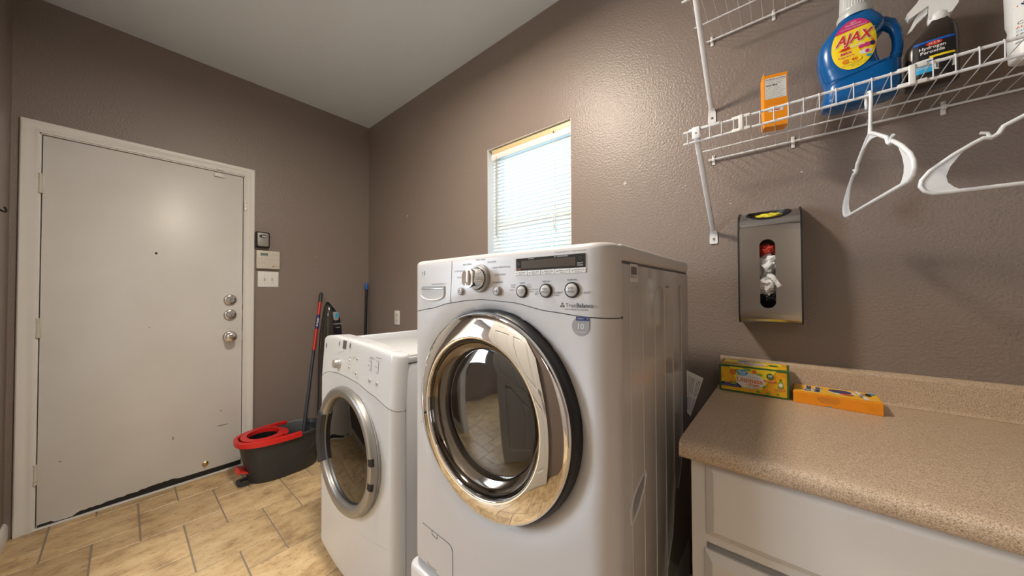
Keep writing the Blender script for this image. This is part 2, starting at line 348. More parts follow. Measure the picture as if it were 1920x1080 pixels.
b = mb('brass'); b.lathe([(.016, -.004), (.016, .000), (.010, .004), (.008, .012), (.001, .0125)], WA, (-1.095, .083), 20); b.build('screw_plug', door)
b = mb('midgrey')
b.box((-.012, -.9115, 1.13), (-.004, -.9085, 1.19)); b.box((-.012, -.9115, .875), (-.004, -.9085, .945)); b.m('brass').box((-.012, -.9115, 1.03), (-.004, -.9085, 1.085)); b.build('latch_plate', door)
b = mb('white').box((-.0035, -1.066, 1.995), (.012, -1.012, 2.019), .003); b.build('door_sensor', door)
t = thing('sensor_magnet', (0, -1.035, 2.04), 'small white alarm sensor magnet on the head casing above the flat white door', 'sensor')
b = mb('white').box((.0125, -1.055, 2.041), (.024, -1.020, 2.053), .002); b.build('housing', t)
t = thing('strike_latch', (0.01, -.895, 1.82), 'small white metal guard latch high on the right jamb of the flat white door', 'latch')
mb('white').box((.010, -.9075, 1.79), (.020, -.888, 1.855), .002).build('plate', t)
[mb('nickel').lathe([(.004, .010), (.0035, .0125), (.001, .013)], frame((.010, 0, 0), (0, 1, 0), (0, 0, 1)), (-.9, z), 12).build('screw', t) for z in (1.80, 1.822, 1.845)]
# baseboards
def baseboard(name, fn, a0, a1):
    prof = [(0, 0), (.014, 0), (.014, .060), (.010, .072), (.006, .080), (0, .082)]
    struct(mb('trim').loft([[fn(a, h, d) for d, h in prof] for a in (a0, a1)]).build(name, smooth=50))
baseboard('baseboard_front', WC, -KX0+.056, -.0); baseboard('baseboard_back', frame((0, 0, 0), (1, 0, 0), (0, 0, 1)), 0, XR)
baseboard('baseboard_left', WA, DY1+.050, 0)
# doorway to the kitchen, with its open panelled door folded back on the laundry wall
struct(casing(WC, -KX1, -KX0, KZ).build('trim_4')); struct(casing(WC, -OX1, -OX0, KZ+.1).build('trim_9'))  # second casing frames the opening added for fill light
b = mb('trim'); b.box((KX0, YC-.12, 0), (KX0+.012, YC+.001, KZ)); b.box((KX1-.012, YC-.12, 0), (KX1, YC+.001, KZ)); b.box((KX0, YC-.12, KZ-.012), (KX1, YC+.001, KZ)); struct(b.build('trim_5', smooth=0))
LF = frame((1.72, YC+.034, .01), (1, .06, 0), (0, 0, 1))
leaf = mb('trim')
LFm = lambda a, b_, c=0.0: LF(a, b_, -c)     # room side of the leaf faces +y
pan = [(.11, .22, .37, .78), (.45, .22, .71, .78), (.11, .92, .37, 1.55), (.45, .92, .71, 1.55), (.11, 1.67, .37, 1.90), (.45, 1.67, .71, 1.90)]
rc = lambda x0, z0, x1, z1: [(x0, z0), (x1, z0), (x1, z1), (x0, z1)]
leaf.prism(rc(0, 0, .81, 2.02), 0, .036, LFm, [rc(*p) for p in pan])
for x0, z0, x1, z1 in pan:
    leaf.box((x0-.001, z0-.001, .006), (x1+.001, z1+.001, .022), 0, fn=lambda x, y, z: LFm(x, y, z))
    leaf.loft([[LFm(x0+d, z0+d, h), LFm(x1-d, z0+d, h), LFm(x1-d, z1-d, h), LFm(x0+d, z1-d, h)] for d, h in ((.018, .0221), (.045, .033))], False, True)
d2 = struct(leaf.build('door_2', smooth=0))
k = mb('nickel'); k.lathe([(.032, .036), (.030, .044), (.013, .048), (.012, .070), (.022, .078), (.028, .090), (.026, .100), (.001, .104)], LFm, (.75, .93), 28); k.build('door_knob', d2)
# wall nicks on back and left wall
b = mb('spackle')
for x, z, w in ((2.393, 1.693, .0075), (.638, 1.818, .008), (2.99, 1.60, .003), (2.79, 1.53, .0025)): b.disc(XZ, x, z, w, w*.8, c=.0012, seg=9)
for y, z in ((-.44, 1.505), (-.44, 1.395)): b.disc(WA, y, z, .003, c=.0012, seg=8)
struct(b.build('trim_6'))

# ------------------------------------------------------------------ window and blind
b = mb('vinyl'); f = .035
b.prism(rc(WX0, WZ0, WX1, WZ1), -.075, -.12, XZ, [rc(WX0+f, WZ0+f, WX1-f, WZ1-f)]); b.box((WX0+f, .085, 1.60), (WX1-f, .115, 1.64))
win = struct(b.build('window_1', smooth=0))
mb('pane').rect(XZ, WX0+f, WZ0+f, WX1-f, WZ1-f, -.10).build('pane', win, fix=False)
b = mb('vinyl'); b.prism(rc(-3.4, .95, -2.3, 2.25), -.05, -.10, WA, [rc(-3.36, .99, -2.34, 2.21)]); b.box((-.10, -3.36, 1.58), (-.06, -2.34, 1.62)); w2 = struct(b.build('added_window', smooth=0)); mb('pane').rect(WA, -3.36, .99, -2.34, 2.21, -.08).build('pane', w2, fix=False)  # invented window, frames the added lamp that lights the washer front
struct(mb('trim').box((WX0-.0, -.012, WZ0-.02), (WX1, .075, WZ0+.003), .004).build('trim_7'))
b = mb('trim'); b.box((WX0, .0005, WZ0), (WX0+.003, .078, WZ1)); b.box((WX1-.003, .002, WZ0), (WX1, .078, WZ1)); b.box((WX0, .002, WZ1-.003), (WX1, .078, WZ1)); struct(b.build('trim_8', smooth=0))
bl = thing('window_blind', (1.82, .035, WZ0), 'white horizontal slat blind with beige headrail hanging in the small window', 'blind')
BX0, BX1 = WX0+.024, WX1-.007
b = mb('headrail').box((BX0, .014, 2.052), (BX1, .055, 2.086), .002); b.build('headrail', bl)
mb('white').box((BX0, .0095, 2.020), (BX1, .0135, 2.055), .0015).build('valance', bl)
b = mb('slat'); z = 2.012; th = math.radians(60); w = .0125
while z > WZ0+.03:
    pr = []
    for k in range(5):
        s_ = (k-2)/2*w; bow = (1-((k-2)/2)**2)*.0022
        pr.append((s_*math.cos(th)-bow*math.sin(th), -s_*math.sin(th)-bow*math.cos(th)))
    n0 = len(b.v); b.add([p for x in (BX0, BX1) for p in [V((x, .032+q[0], z-q[1])) for q in pr]], [[k, k+1, 6+k, 5+k] for k in range(4)])
    z -= .0218
b.build('slats', bl, 60, fix=False)
b = mb('wire')
for x in (1.66, 1.975): b.tube([(x, .019, 2.03), (x, .019, WZ0+.02)], .0009, 5)
b.build('ladder_cord', bl)
b = mb('white'); 
for x in (2.003, 2.012): b.tube([(x, .008, 2.05), (x, .008, 1.56)], .0012, 6)
b.lathe([(.002, -.014), (.005, -.010), (.006, 0), (.002, .012)], lambda a, b_, c=0: V((2.0075+a, .008+b_, 1.555-c)), seg=12); b.tube([(2.0075, .008, 1.55), (2.0075, .008, 1.2)], .0012, 6); b.build('pull_cord', bl)
mb('midgrey').tube([(1.594, .010, 2.03), (1.594, .008, 2.0), (1.594, .006, 1.545)], .0032, 6).build('tilt_wand', bl)
mb('brass').box((2.004, .007, 2.050), (2.018, .012, 2.062), .001).build('cord_lock', bl)
mb('white').box((BX0, .022, WZ0+.008), (BX1, .044, WZ0+.022), .003).build('bottom_rail', bl)

# ------------------------------------------------------------------ ceiling lamps
lm = thing('ceiling_light', (LAMP.x, LAMP.y, H), 'round flush glass ceiling lamp in the laundry room', 'ceiling light')
mb('nickel').lathe([(.16, 0), (.165, -.02), (.155, -.03), (.001, -.03)], lambda a, b_, c=0: V((LAMP.x+a, LAMP.y+b_, H+c)), cap0=True).build('base', lm)
mb('lampglass').lathe([(.150, -.028), (.148, -.045), (.135, -.065), (.11, -.08), (.135, -.07)][:4]+[(.001, -.081)], lambda a, b_, c=0: V((LAMP.x+a, LAMP.y+b_, H+c))).build('shade', lm)
lm2 = thing('ceiling_light', (1.9, -3.5, H), 'added square flat fill lamp on the kitchen ceiling beyond the doorway', 'ceiling light')  # added fixture, gives the kitchen fill light a body
mb('lampglass').box((1.2, -4.2, H-.05), (2.6, -2.8, H-.001), .01).build('diffuser', lm2)

lm3 = thing('ceiling_light', (3.6, -2.95, H), 'added square flat fill lamp beyond the added wide opening behind the camera', 'ceiling light')  # added fixture for the fill light outside the wide opening
mb('lampglass').box((2.98, -3.57, H-.05), (4.22, -2.33, H-.001), .01).build('diffuser', lm3)

# ------------------------------------------------------------------ washer
WXL, WXR, WF, WB = 2.012, 2.685, -.855, -.20
WZB, WZT = .372, 1.301
CX, CZ = 2.355, .895
wash = thing('washing_machine', (2.348, -.52, .345), 'tall white front load washer with chrome ring door on the pedestal', 'washing machine')
def planpts():
    p = []; R = .050
    p.append((WXL, -.795)); 
    for i in range(9): a = PI + PI/2*i/8; p.append((WXL+R+R*math.cos(a), WF+R+R*math.sin(a)))
    n = 40
    for i in range(1, n): x = WXL+R+(WXR-WXL-2*R)*i/n; p.append((x, WF-.005*math.sin(PI*i/n)))
    for i in range(9): a = 3*PI/2 + PI/2*i/8; p.append((WXR-R+R*math.cos(a), WF+R+R*math.sin(a)))
    p.append((WXR, -.795)); return p
PLAN = planpts()
SEAM = [(2.0, 1.139), (2.03, 1.141), (2.12, 1.153), (2.211, 1.171), (2.29, 1.180), (2.335, 1.182), (2.439, 1.176), (2.546, 1.158), (2.635, 1.149), (2.70, 1.146)]
def facey(x, z, base):
    r = math.hypot(x-CX, z-CZ); y = base
    if r < .335: # swell rising to the ring, then diving into the door well
        t = (r-.262)/(.335-.262); t = max(0, min(1, t)); y = base + .016*(1-t)**2.2*(1 if base < -.84 else .3)
    return y
def panel(z0f, z1f, nz, roundtop=False):
    rings = []
    for k in range(nz+1):
        ring = []
        for i, (x, y) in enumerate(PLAN):
            a, b_ = z0f(x), z1f(x); z = a+(b_-a)*k/nz; yy = facey(x, z, y); xx = x
            ring.append([xx, yy, z])
        rings.append(ring)
    return rings
# lower front panel with round hole: faces inside the hole radius are dropped, rim snapped to the circle
low = panel(lambda x: WZB+.006, lambda x: lerp(SEAM, x)-.0012, 64)
b = mb('enamel'); R0 = .262
nx = len(PLAN); vs = [V(p) for r in low for p in r]
ins = [math.hypot(p.x-CX, p.z-CZ) < R0 and p.y < -.8 for p in vs]
keep = []
for k in range(64):
    for i in range(nx-1):
        q = [k*nx+i, k*nx+i+1, (k+1)*nx+i+1, (k+1)*nx+i]; c_ = sum(ins[j] for j in q)
        if c_ < 4: keep.append(q)
for q in keep:
    for j in q:
        if ins[j]:
            d = V((vs[j].x-CX, 0, vs[j].z-CZ)); d.normalize(); vs[j] = V((CX+d.x*R0, WF+.016, CZ+d.z*R0))
b.add(vs, keep)
# turned-in edges
b.loft([[vs[63*nx+nx+i] for i in range(nx)], [vs[64*nx+i]+V((0, .006, .0003)) for i in range(nx)]], False, False, False)
b.loft([[vs[i] for i in range(nx)], [V((vs[i].x, max(vs[i].y, -.85)+.01, WZB-.002)) for i in range(nx)], [V((vs[i].x, -.74, WZB-.002)) for i in range(nx)]], False, False, False)
lathe_w = lambda a, b_, c=0.0: V((CX+a, -c, CZ+b_))
b.lathe([(R0, .839), (R0-.004, .832), (R0-.006, .79), (.20, .79)], lathe_w, seg=96)
fp = b.build('front_panel', wash, 35, fix=False)
b = mb('enamel'); ctl = panel(lambda x: lerp(SEAM, x)+.0012, lambda x: WZT-.014, 10)
top = []
for a in (22, 45, 68, 90):
    a = math.radians(a); dz = .014*math.sin(a); ins_ = .014*(1-math.cos(a)); ring = []
    for i, (x, y) in enumerate(PLAN):
        px, py = PLAN[max(i-1, 0)]; qx, qy = PLAN[min(i+1, nx-1)]; t = V((qx-px, qy-py)).normalized(); nn_ = V((-t.y, t.x))
        ring.append([x+nn_.x*ins_, y+nn_.y*ins_ if i not in (0, nx-1) else y, WZT-.014+dz])
    top.append(ring)
under = [[p[0], p[1]+.006 if 0 < i < nx-1 else p[1], p[2]-.0004] for i, p in enumerate(ctl[0])]
top.append([[p[0], -.76, WZT-.0005] for p in top[-1]])
b.loft([[V(p) for p in r] for r in [under]+ctl+top], False, False, False); cp = b.build('control_panel', wash, 35, fix=False)
# dark line behind the seams, drawer seam
FR = lambda a, b_, c=0.0: V((a, WF-.005*math.sin(PI*max(0, min(1, (a-2.062)/.573)))-c, b_))
mb('grey').loft([[V((x, facey(x, lerp(SEAM, x), y)+.0045, lerp(SEAM, x)+dz)) for x, y in PLAN] for dz in (-.003, .003)], False, False, False).build('panel_gap', wash)
b = mb('grey'); b.add([FR(x+d, z, .0004) for x, z in ((2.214, 1.172), (2.2175, 1.225), (2.222, 1.29)) for d in (-.0009, .0009)], [[0, 1, 3, 2], [2, 3, 5, 4]]); 
b.build('drawer_seam', cp)
# cabinet behind
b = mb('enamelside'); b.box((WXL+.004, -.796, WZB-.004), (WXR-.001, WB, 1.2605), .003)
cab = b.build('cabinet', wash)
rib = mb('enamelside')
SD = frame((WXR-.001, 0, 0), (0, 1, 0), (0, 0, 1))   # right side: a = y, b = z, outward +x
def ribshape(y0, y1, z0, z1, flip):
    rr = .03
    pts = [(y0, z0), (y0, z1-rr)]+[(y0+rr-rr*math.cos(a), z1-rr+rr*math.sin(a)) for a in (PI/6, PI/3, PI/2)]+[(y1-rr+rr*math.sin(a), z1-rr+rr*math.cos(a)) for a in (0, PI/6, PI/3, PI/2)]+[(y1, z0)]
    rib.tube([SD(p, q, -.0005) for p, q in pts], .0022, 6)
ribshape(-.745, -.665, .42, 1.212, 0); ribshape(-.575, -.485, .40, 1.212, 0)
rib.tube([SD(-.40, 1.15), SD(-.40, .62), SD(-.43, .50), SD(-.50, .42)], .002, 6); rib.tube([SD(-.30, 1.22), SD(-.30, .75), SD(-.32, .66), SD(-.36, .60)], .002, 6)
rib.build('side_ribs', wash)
b = mb('enamel')
pts = [(-.755, .705), (-.757, .735), (-.735, .757), (-.695, .772), (-.662, .778), (-.658, .768), (-.672, .742), (-.705, .718), (-.745, .702)]
b.tube([SD(p, q, .0) for p, q in pts+[pts[0]]], .003, 8); b.m('midgrey').poly(SD, pts, .0006); b.build('side_grip', wash)
b = mb('labelwhite'); b.poly(SD, [(-.747, 1.222), (-.70, 1.222), (-.70, 1.262), (-.747, 1.262)][::1], .0008); b.m('grey')
rnd = random.Random(5); y = -.742
while y < -.706:
    w_ = rnd.uniform(.0006, .0018); b.rect(SD, y, 1.238, y+w_, 1.256, .0012); y += w_+rnd.uniform(.0004, .0012)
b.text(SD, '708KWRM 1D 42', -.724, 1.233, .006, .0012); b.build('barcode_label', wash)
mb('mark').tube([SD(-.47, 1.215, .0006), SD(-.44, 1.214, .0006)], .0018, 5).build('scuff', wash); b = mb('mark'); b.tube([SD(-.50, 1.21, .0004), SD(-.505, 1.175, .0004)], .0008, 4); b.build('scuff', wash)
for x, z in ((2.07, .80), (2.445, .49), (2.475, .487), (2.62, .60)): mb('mark').disc(FR, x, z, .0018, .004, c=.0006, seg=8).build('scuff', wash)
# top lid
b = mb('enamel'); b.box((WXL+.001, -.7955, 1.2655), (WXR+.001, WB-.005, WZT), .008, 3); b.m('grey').box((WXL+.01, -.79, 1.260), (WXR-.004, WB, 1.266)); b.build('top_lid', wash)
# door: black gasket ring, chrome ring, smoked glass bowl
drm = MB()
drm.m('drum').lathe([(.235, .78), (.235, .42), (.20, .40), (.001, .40)], lathe_w, seg=64); drm.m('midgrey').lathe([(.24, .83), (.20, .80), (.195, .785), (.235, .778)], lathe_w, seg=64)
for k_ in range(3):
    a = 2*PI*k_/3+.5; drm.m('midgrey').tube([lathe_w(.215*math.cos(a), .215*math.sin(a), c) for c in (.75, .6, .45)], .02, 8)
drm.build('drum', wash)
b = mb('black'); b.lathe([(.2615, .836), (.2625, .846), (.2600, .862), (.2560, .868), (.2500, .868), (.248, .86)], lathe_w, seg=96); dr = b.build('door', wash)
b = mb('chrome'); prof = [(.2525, .862), (.2535, .872), (.2525, .8790), (.2490, .8825), (.2400, .8870), (.2250, .8930), (.2100, .8975), (.1975, .9000), (.1925, .9000), (.1905, .8975), (.1895, .892)]
b.lathe(prof, lathe_w, seg=128); b.build('chrome_ring', dr, 60); mb('darkchrome').lathe([(.1897, .893), (.1885, .886), (.1840, .876), (.1760, .868), (.1665, .863), (.1630, .861)], lathe_w, seg=96).build('inner_bezel', dr, 60)
b = mb('smoked'); b.lathe([(.1640, .861), (.158, .8645), (.12, .8690), (.06, .8720), (.0005, .8730)], lathe_w, seg=96); b.build('window_glass', dr, 60)
b = mb('smoked'); b.lathe([(.1635, .858), (.158, .82), (.150, .78), (.12, .75), (.07, .735), (.0005, .73)], lathe_w, seg=96); b.build('glass_bowl', dr, 60)
# control panel details
ring_txt = mb('grey')
def T(s, x, z, size, al='CENTER', bold=0.0): ring_txt.text(FR, s, x, z, size, .0006, al, bold)
def endT(name):
    global ring_txt
    ring_txt.build(name, cp, 0, fix=False); ring_txt = mb('grey')
T('BABY WEAR', 2.338, 1.2855, .0062); T('DELICATES', 2.362, 1.277, .0062, 'LEFT'); T('PERM. PRESS', 2.302, 1.276, .0062, 'RIGHT'); T('HAND WASH/WOOL', 2.380, 1.262, .0062, 'LEFT')
T('COTTON/NORMAL', 2.289, 1.259, .0062, 'RIGHT'); T('SPEED WASH', 2.387, 1.244, .0062, 'LEFT'); T('BULKY/LARGE', 2.284, 1.242, .0062, 'RIGHT'); T('DRAIN+SPIN', 2.379, 1.225, .0062, 'LEFT'); T('SANITARY', 2.291, 1.226, .0062, 'RIGHT')
endT('dial_lettering'); T('Inverter DirectDrive', 2.185, 1.2265, .0072, 'RIGHT'); T('Motor', 2.187, 1.2262, .0045, 'LEFT')
endT('drawer_lettering'); T('WARM', 2.474, 1.2215, .005); T('WARM\nCOLD', 2.454, 1.215, .0048, 'RIGHT'); T('HOT\nCOLD', 2.488, 1.215, .0048, 'LEFT'); T('COLD', 2.450, 1.205, .005, 'RIGHT'); T('EXTRA HOT\nCOLD', 2.494, 1.204, .0046, 'LEFT')
endT('button_lettering'); T('MEDIUM', 2.540, 1.2235, .0055); T('NO\nSPIN', 2.519, 1.198, .005, 'RIGHT'); T('EXTRA\nHIGH', 2.560, 1.196, .005, 'LEFT')
endT('button_lettering'); T('NORMAL', 2.604, 1.2255, .0058); T('LIGHT', 2.582, 1.199, .0055, 'RIGHT'); T('HEAVY', 2.627, 1.1985, .006, 'LEFT')
endT('button_lettering'); T('4 Tray & Fresh Care · 10 Stains Removable', 2.60, 1.2855, .0042); endT('headline_lettering'); T('True', 2.612, 1.172, .0125, 'RIGHT'); T('Balance', 2.6125, 1.172, .0125, 'LEFT', .0003); T('ANTI-VIBRATION SYSTEM', 2.612, 1.1635, .0046)
for a in (0, 120, 240):
    a = math.radians(a+90); ring_txt.disc(FR, 2.580+.0035*math.cos(a), 1.172+.0035*math.sin(a), .0026, c=.0006, seg=10)
endT('balance_logo')
b = mb('silver').lathe([(.036, -.002), (.036, .004), (.034, .008), (.030, .009), (.0285, .012)], FR, (2.336, 1.2365), 40)
b.build('dial_bezel', cp)
b = mb('chrome'); b.lathe([(.0275, .006), (.0265, .020), (.024, .036), (.0245, .040), (.0235, .044)], FR, (2.336, 1.2365), 40); b.lathe([(.0235, .044), (.012, .0425), (.0005, .042)], FR, (2.336, 1.2365), 40); b.box((2.331, 1.217, .042), (2.341, 1.256, .0475), .002, fn=lambda x, y, z: FR(x, y, z)); b.build('dial', cp)
def button(x, z, r, rim, face, txt, size):
    b = mb(rim); b.lathe([(r, -.001), (r, .004), (r*.93, .006), (r*.82, .005)], FR, (x, z), 32); b.m(face).lathe([(r*.84, .003), (r*.82, .0055), (r*.7, .0070), (r*.3, .0076), (.0003, .0077)], FR, (x, z), 32)
    b.m('grey')
    if txt == 'power':
        b.tube([FR(x+r*.35*math.cos(a), z+r*.35*math.sin(a), .0078) for a in [math.radians(120+30*i) for i in range(11)]], .0005, 5); b.tube([FR(x, z+r*.1, .0079), FR(x, z+r*.5, .0077)], .0005, 5)
    elif txt == 'play':
        b.poly(FR, [(x-.005, z-.0035), (x-.0005, z), (x-.005, z+.0035)], .0080); b.rect(FR, x+.001, z-.0035, x+.0022, z+.0035, .0080); b.rect(FR, x+.0035, z-.0035, x+.0047, z+.0035, .0080)
    else: b.text(FR, txt, x, z, size, .0081, 'CENTER')
    b.build('button', cp)
button(2.262, 1.2035, .0105, 'silver', 'button', 'power', 0); button(2.397, 1.2035, .0115, 'silver', 'button', 'play', 0)
button(2.474, 1.2025, .0150, 'black', 'button', 'WATER\nTEMP', .005); button(2.540, 1.2035, .0155, 'black', 'button', 'SPIN\nSPEED', .0065); button(2.604, 1.2045, .0165, 'black', 'button', 'SOIL\nLEVEL', .0072)
b = mb('button').prism(rrect(2.4525, 1.2385, 2.6365, 1.2805, .004), -.004, .0007, FR); b.m('glassdark').rect(FR, 2.4565, 1.2505, 2.6345, 1.2790, .0011, 8); b.m('lcd').rect(FR, 2.472, 1.2550, 2.612, 1.2735, .0014, 6)
b.m('labelwhite').text(FR, 'WASHING', 2.500, 1.2765, .0035, .0016); b.text(FR, 'EST. TIME REMAINING', 2.578, 1.2765, .0035, .0016); b.text(FR, 'DELAY\nWASH', 2.6225, 1.2575, .0045, .0016)
b.m('orangeprint').text(FR, 'CUSTOM\nPROGRAM', 2.464, 1.2535, .0030, .0016); b.m('rubber').disc(FR, 2.4635, 1.2665, .0048, c=.0016); b.disc(FR, 2.6235, 1.270, .0042, c=.0016)
b.m('lcd'); b.build('display', cp, 0)
b = MB()
for i, s_ in enumerate(('PRE WASH', 'RINSE+SPIN', 'FRESH CARE', 'STAIN CYCLE', 'WATER PLUS')):
    x0 = 2.4545+i*.0364; b.m('labelwhite').box((x0, 1.2395, -.002), (x0+.0352, 1.2492, .0022), .0008, fn=lambda x, y, z: FR(x, y, z)); b.m('grey').disc(FR, x0+.005, 1.2445, .0013, c=.0026, seg=12); b.text(FR, s_, x0+.020, 1.2458, .0042, .0026); b.text(FR, '● SELECT 3s', x0+.020, 1.2418, .0028, .0026)
b.build('option_buttons', cp, 0)
b = mb('midgrey').prism(rrect(2.072, 1.2555, 2.0885, 1.2685, .0015), 0, .0012, FR); b.m('labelwhite').prism(rrect(2.0732, 1.2565, 2.0873, 1.2675, .001), .001, .0015, FR); b.m('grey').disc(FR, 2.0768, 1.262, .0027, c=.0017); b.text(FR, 'LG', 2.0832, 1.262, .006, .0017); b.build('maker_badge', cp, 0)
b = mb('midgrey')     # detergent drawer grip: scooped pocket
o_ = [(2.071, 1.2195), (2.187, 1.2195), (2.187, 1.196)]+[(2.187-.058*(1-math.cos(a))*1.0, 1.196-.018*math.sin(a)) for a in [PI*i/16 for i in range(1, 16)]]+[(2.071, 1.196)]
b.m('button').poly(FR, o_, .0008); b.m('midgrey').rect(FR, 2.072, 1.2145, 2.186, 1.2205, .0012, 4); b.m('silver').box((2.074, 1.2105, 0), (2.184, 1.2145, .0035), .001, fn=lambda x, y, z: FR(x, y, z))
b.m('enamel').tube([FR(*q, .0018) for q in o_[1:]], .0028, 8); b.build('drawer_grip', cp)
b = mb('midgrey').prism([(2.622+.0195*math.cos(a), 1.130+.0195*math.sin(a)) for a in [PI+PI*i/20 for i in range(21)]]+[(2.6415, 1.1495), (2.634, 1.1495)]+[(2.622+.0195*math.cos(a), 1.130+.0195*math.sin(a)) for a in [PI/2+PI/2*i/10 for i in range(0, 10)]], 0, .001, FR)
b.m('navy').rect(FR, 2.612, 1.1415, 2.6412, 1.1493, .0013); b.m('labelwhite').text(FR, '10', 2.622, 1.1295, .0165, .0014); b.text(FR, 'YEAR WARRANTY', 2.6225, 1.118, .0032, .0014); b.text(FR, '10 YEARS MOTOR', 2.6265, 1.1455, .0032, .0014); b.build('round_sticker', fp, 0)
b = mb('grey')   # drain filter flap outline
fl = [(2.078, .492)]+[(2.205, .492)]+[(2.205+.018*math.sin(a), .474+.018*math.cos(a)) for a in (PI/6, PI/3, PI/2)]+[(2.223, .39)]
b.tube([FR(x, z, .0002) for x, z in fl], .0011, 5); b.tube([FR(x, z, .0002) for x, z in ((2.125, .492), (2.126, .480), (2.150, .478), (2.151, .490))], .0009, 5); b.m('mark').tube([FR(x, z, .0002) for x, z in ((2.10, .386), (2.12, .381), (2.145, .384))], .002, 5); b.build('filter_flap', fp)
# ------------------------------------------------------------------ pedestal
pd = thing('washer_pedestal', (2.348, -.52, 0), 'white storage pedestal under the chrome door washer', 'pedestal')
mb('pedestal').box((WXL+.004, -.80, .0), (WXR-.004, -.20, .3675), .006, 3).build('body', pd)
mb('pedestal').box((WXL-.004, -.862, .035), (WXR+.0, -.801, .352), .022, 5).build('drawer_front', pd)

# ------------------------------------------------------------------ dryer
DXL, DXR, DF, DB = 1.222, 1.893, -.846, -.17
DCX, DCZ = 1.563, .566
dry = thing('clothes_dryer', (1.557, -.5, 0), 'lower white front load dryer with silver ring door left of the washer', 'clothes dryer')
b = mb('enamel2'); b.box((DXL+.004, -.797, .02), (DXR-.003, DB, .941), .004)
b.build('cabinet', dry)
b = mb('enamel2'); b.box((DXL+.002, -.80, .944), (DXR-.0005, DB, .972), .009, 3)
ztop = .978
for lo, hi in (((DXL+.004, -.79, .965), (DXL+.026, DB, ztop+.002)), ((DXL+.004, DB-.026, .965), (DXR-.003, DB, ztop+.002)), ((DXR-.020, -.79, .965), (DXR-.003, DB, ztop-.002))): b.box(lo, hi, .005, 3)
b.build('top_lid', dry)
def dplan():
    p = [(DXL, -.800)]; R = .040
    for i in range(8): a = PI+PI/2*i/7; p.append((DXL+R+R*math.cos(a), DF+R+R*math.sin(a)))
    for i in range(1, 40): t = i/40; p.append((DXL+R+(DXR-DXL-2*R)*t, DF-.018*math.sin(PI*t)))
    for i in range(8): a = 3*PI/2+PI/2*i/7; p.append((DXR-R+R*math.cos(a), DF+R+R*math.sin(a)))
    p.append((DXR, -.800)); return p
DP = dplan(); dn = len(DP)
DSEAM = [(1.22, .80), (1.25, .812), (1.31, .836), (1.37, .850), (1.48, .860), (1.56, .858), (1.643, .850), (1.76, .820), (1.855, .789), (1.893, .779)]
DTOP = [(1.22, .984), (1.277, 1.003), (1.41, 1.015), (1.55, 1.012), (1.668, 1.005), (1.86, .986), (1.893, .980)]
def dpanel(z0, z1, nz, tilt=0.0):
    return [[V((x, y+tilt*(k/nz), z0(x)+(z1(x)-z0(x))*k/nz)) for x, y in DP] for k in range(nz+1)]
R1 = .252
low = dpanel(lambda x: .045, lambda x: lerp(DSEAM, x)-.0012, 60); vs = [p for r in low for p in r]
ins = [math.hypot(p.x-DCX, p.z-DCZ) < R1 and p.y < DF+.004 for p in vs]; keep = []
for k in range(60):
    for i in range(dn-1):
        q = [k*dn+i, k*dn+i+1, (k+1)*dn+i+1, (k+1)*dn+i]
        if sum(ins[j] for j in q) < 4: keep.append(q)
for q in keep:
    for j in q:
        if ins[j]: d = V((vs[j].x-DCX, 0, vs[j].z-DCZ)).normalized(); vs[j] = V((DCX+d.x*R1, vs[j].y, DCZ+d.z*R1))
b = mb('enamel2'); b.add(vs, keep); dl = lambda a, b_, c=0.0: V((DCX+a, -c, DCZ+b_))
b.lathe([(R1+.001, .860), (R1-.004, .852), (R1-.010, .80)], dl, seg=96)
b.loft([[vs[i] for i in range(dn)], [V((vs[i].x, vs[i].y+.01, .035)) for i in range(dn)], [V((vs[i].x, -.76, .034)) for i in range(dn)]], False, False, False)
dfp = b.build('front_panel', dry, 35, fix=False)
DFR = lambda a, b_, c=0.0: V((a, DF-.018*math.sin(PI*max(0, min(1, (a-DXL-.04)/(DXR-DXL-.08))))-c, b_))
b = mb('enamel2'); rings = dpanel(lambda x: lerp(DSEAM, x)+.0012, lambda x: lerp(DTOP, x)-.014, 8, .012); tp = []
for a in (25, 50, 75, 90):
    a = math.radians(a); tp.append([V((p.x+(.010*(1-math.cos(a)) if p.x < 1.3 else -.010*(1-math.cos(a)) if p.x > 1.83 else 0), p.y+.014*(1-math.cos(a)) if 0 < i < dn-1 else p.y, p.z+.014*math.sin(a))) for i, p in enumerate(rings[-1])])
tp.append([V((p.x, -.785, p.z-.002)) for p in tp[-1]]); tp.append([V((p.x, -.775, .95)) for p in tp[-1]])
b.loft([[V((p.x, p.y+.006, p.z-.0005)) for p in rings[0]]]+rings+tp, False, False, False); dcp = b.build('control_panel', dry, 35, fix=False)
mb('midgrey').loft([[V((x, y+.003, lerp(DSEAM, x)+dz)) for x, y in DP] for dz in (-.004, .004)], False, False, False).build('panel_gap', dry)
b = mb('midgrey'); b.tube([DFR(x, z, -.0006) for x, z in [(1.235, .262), (1.262, .258), (1.35, .260), (1.516, .268), (1.695, .275), (1.80, .284), (1.853, .291)]], .0011, 5); b.build('lower_seam', dfp)
b = mb('silver'); b.lathe([(.2515, .850), (.2515, .872), (.2490, .882), (.2440, .8865), (.2370, .8875), (.2240, .8855), (.2140, .8830), (.2100, .878), (.2080, .868), (.206, .858)], dl, seg=128); ddr = b.build('door', dry, 60)
b = mb('smoked2'); b.lathe([(.2085, .866), (.19, .8695), (.12, .875), (.0005, .878)], dl, seg=96); b.build('window_glass', ddr, 60)
b = mb('silver'); b.lathe([(.235, .80), (.235, .42), (.001, .40)], dl, seg=64); b.m('midgrey').lathe([(.255, .862), (.205, .862), (.17, .80)], dl, seg=64); b.build('drum', dry)
b = mb('darkgrey')    # grey pull handle on the left of the ring
arc = [math.radians(a) for a in range(152, 209, 4)]
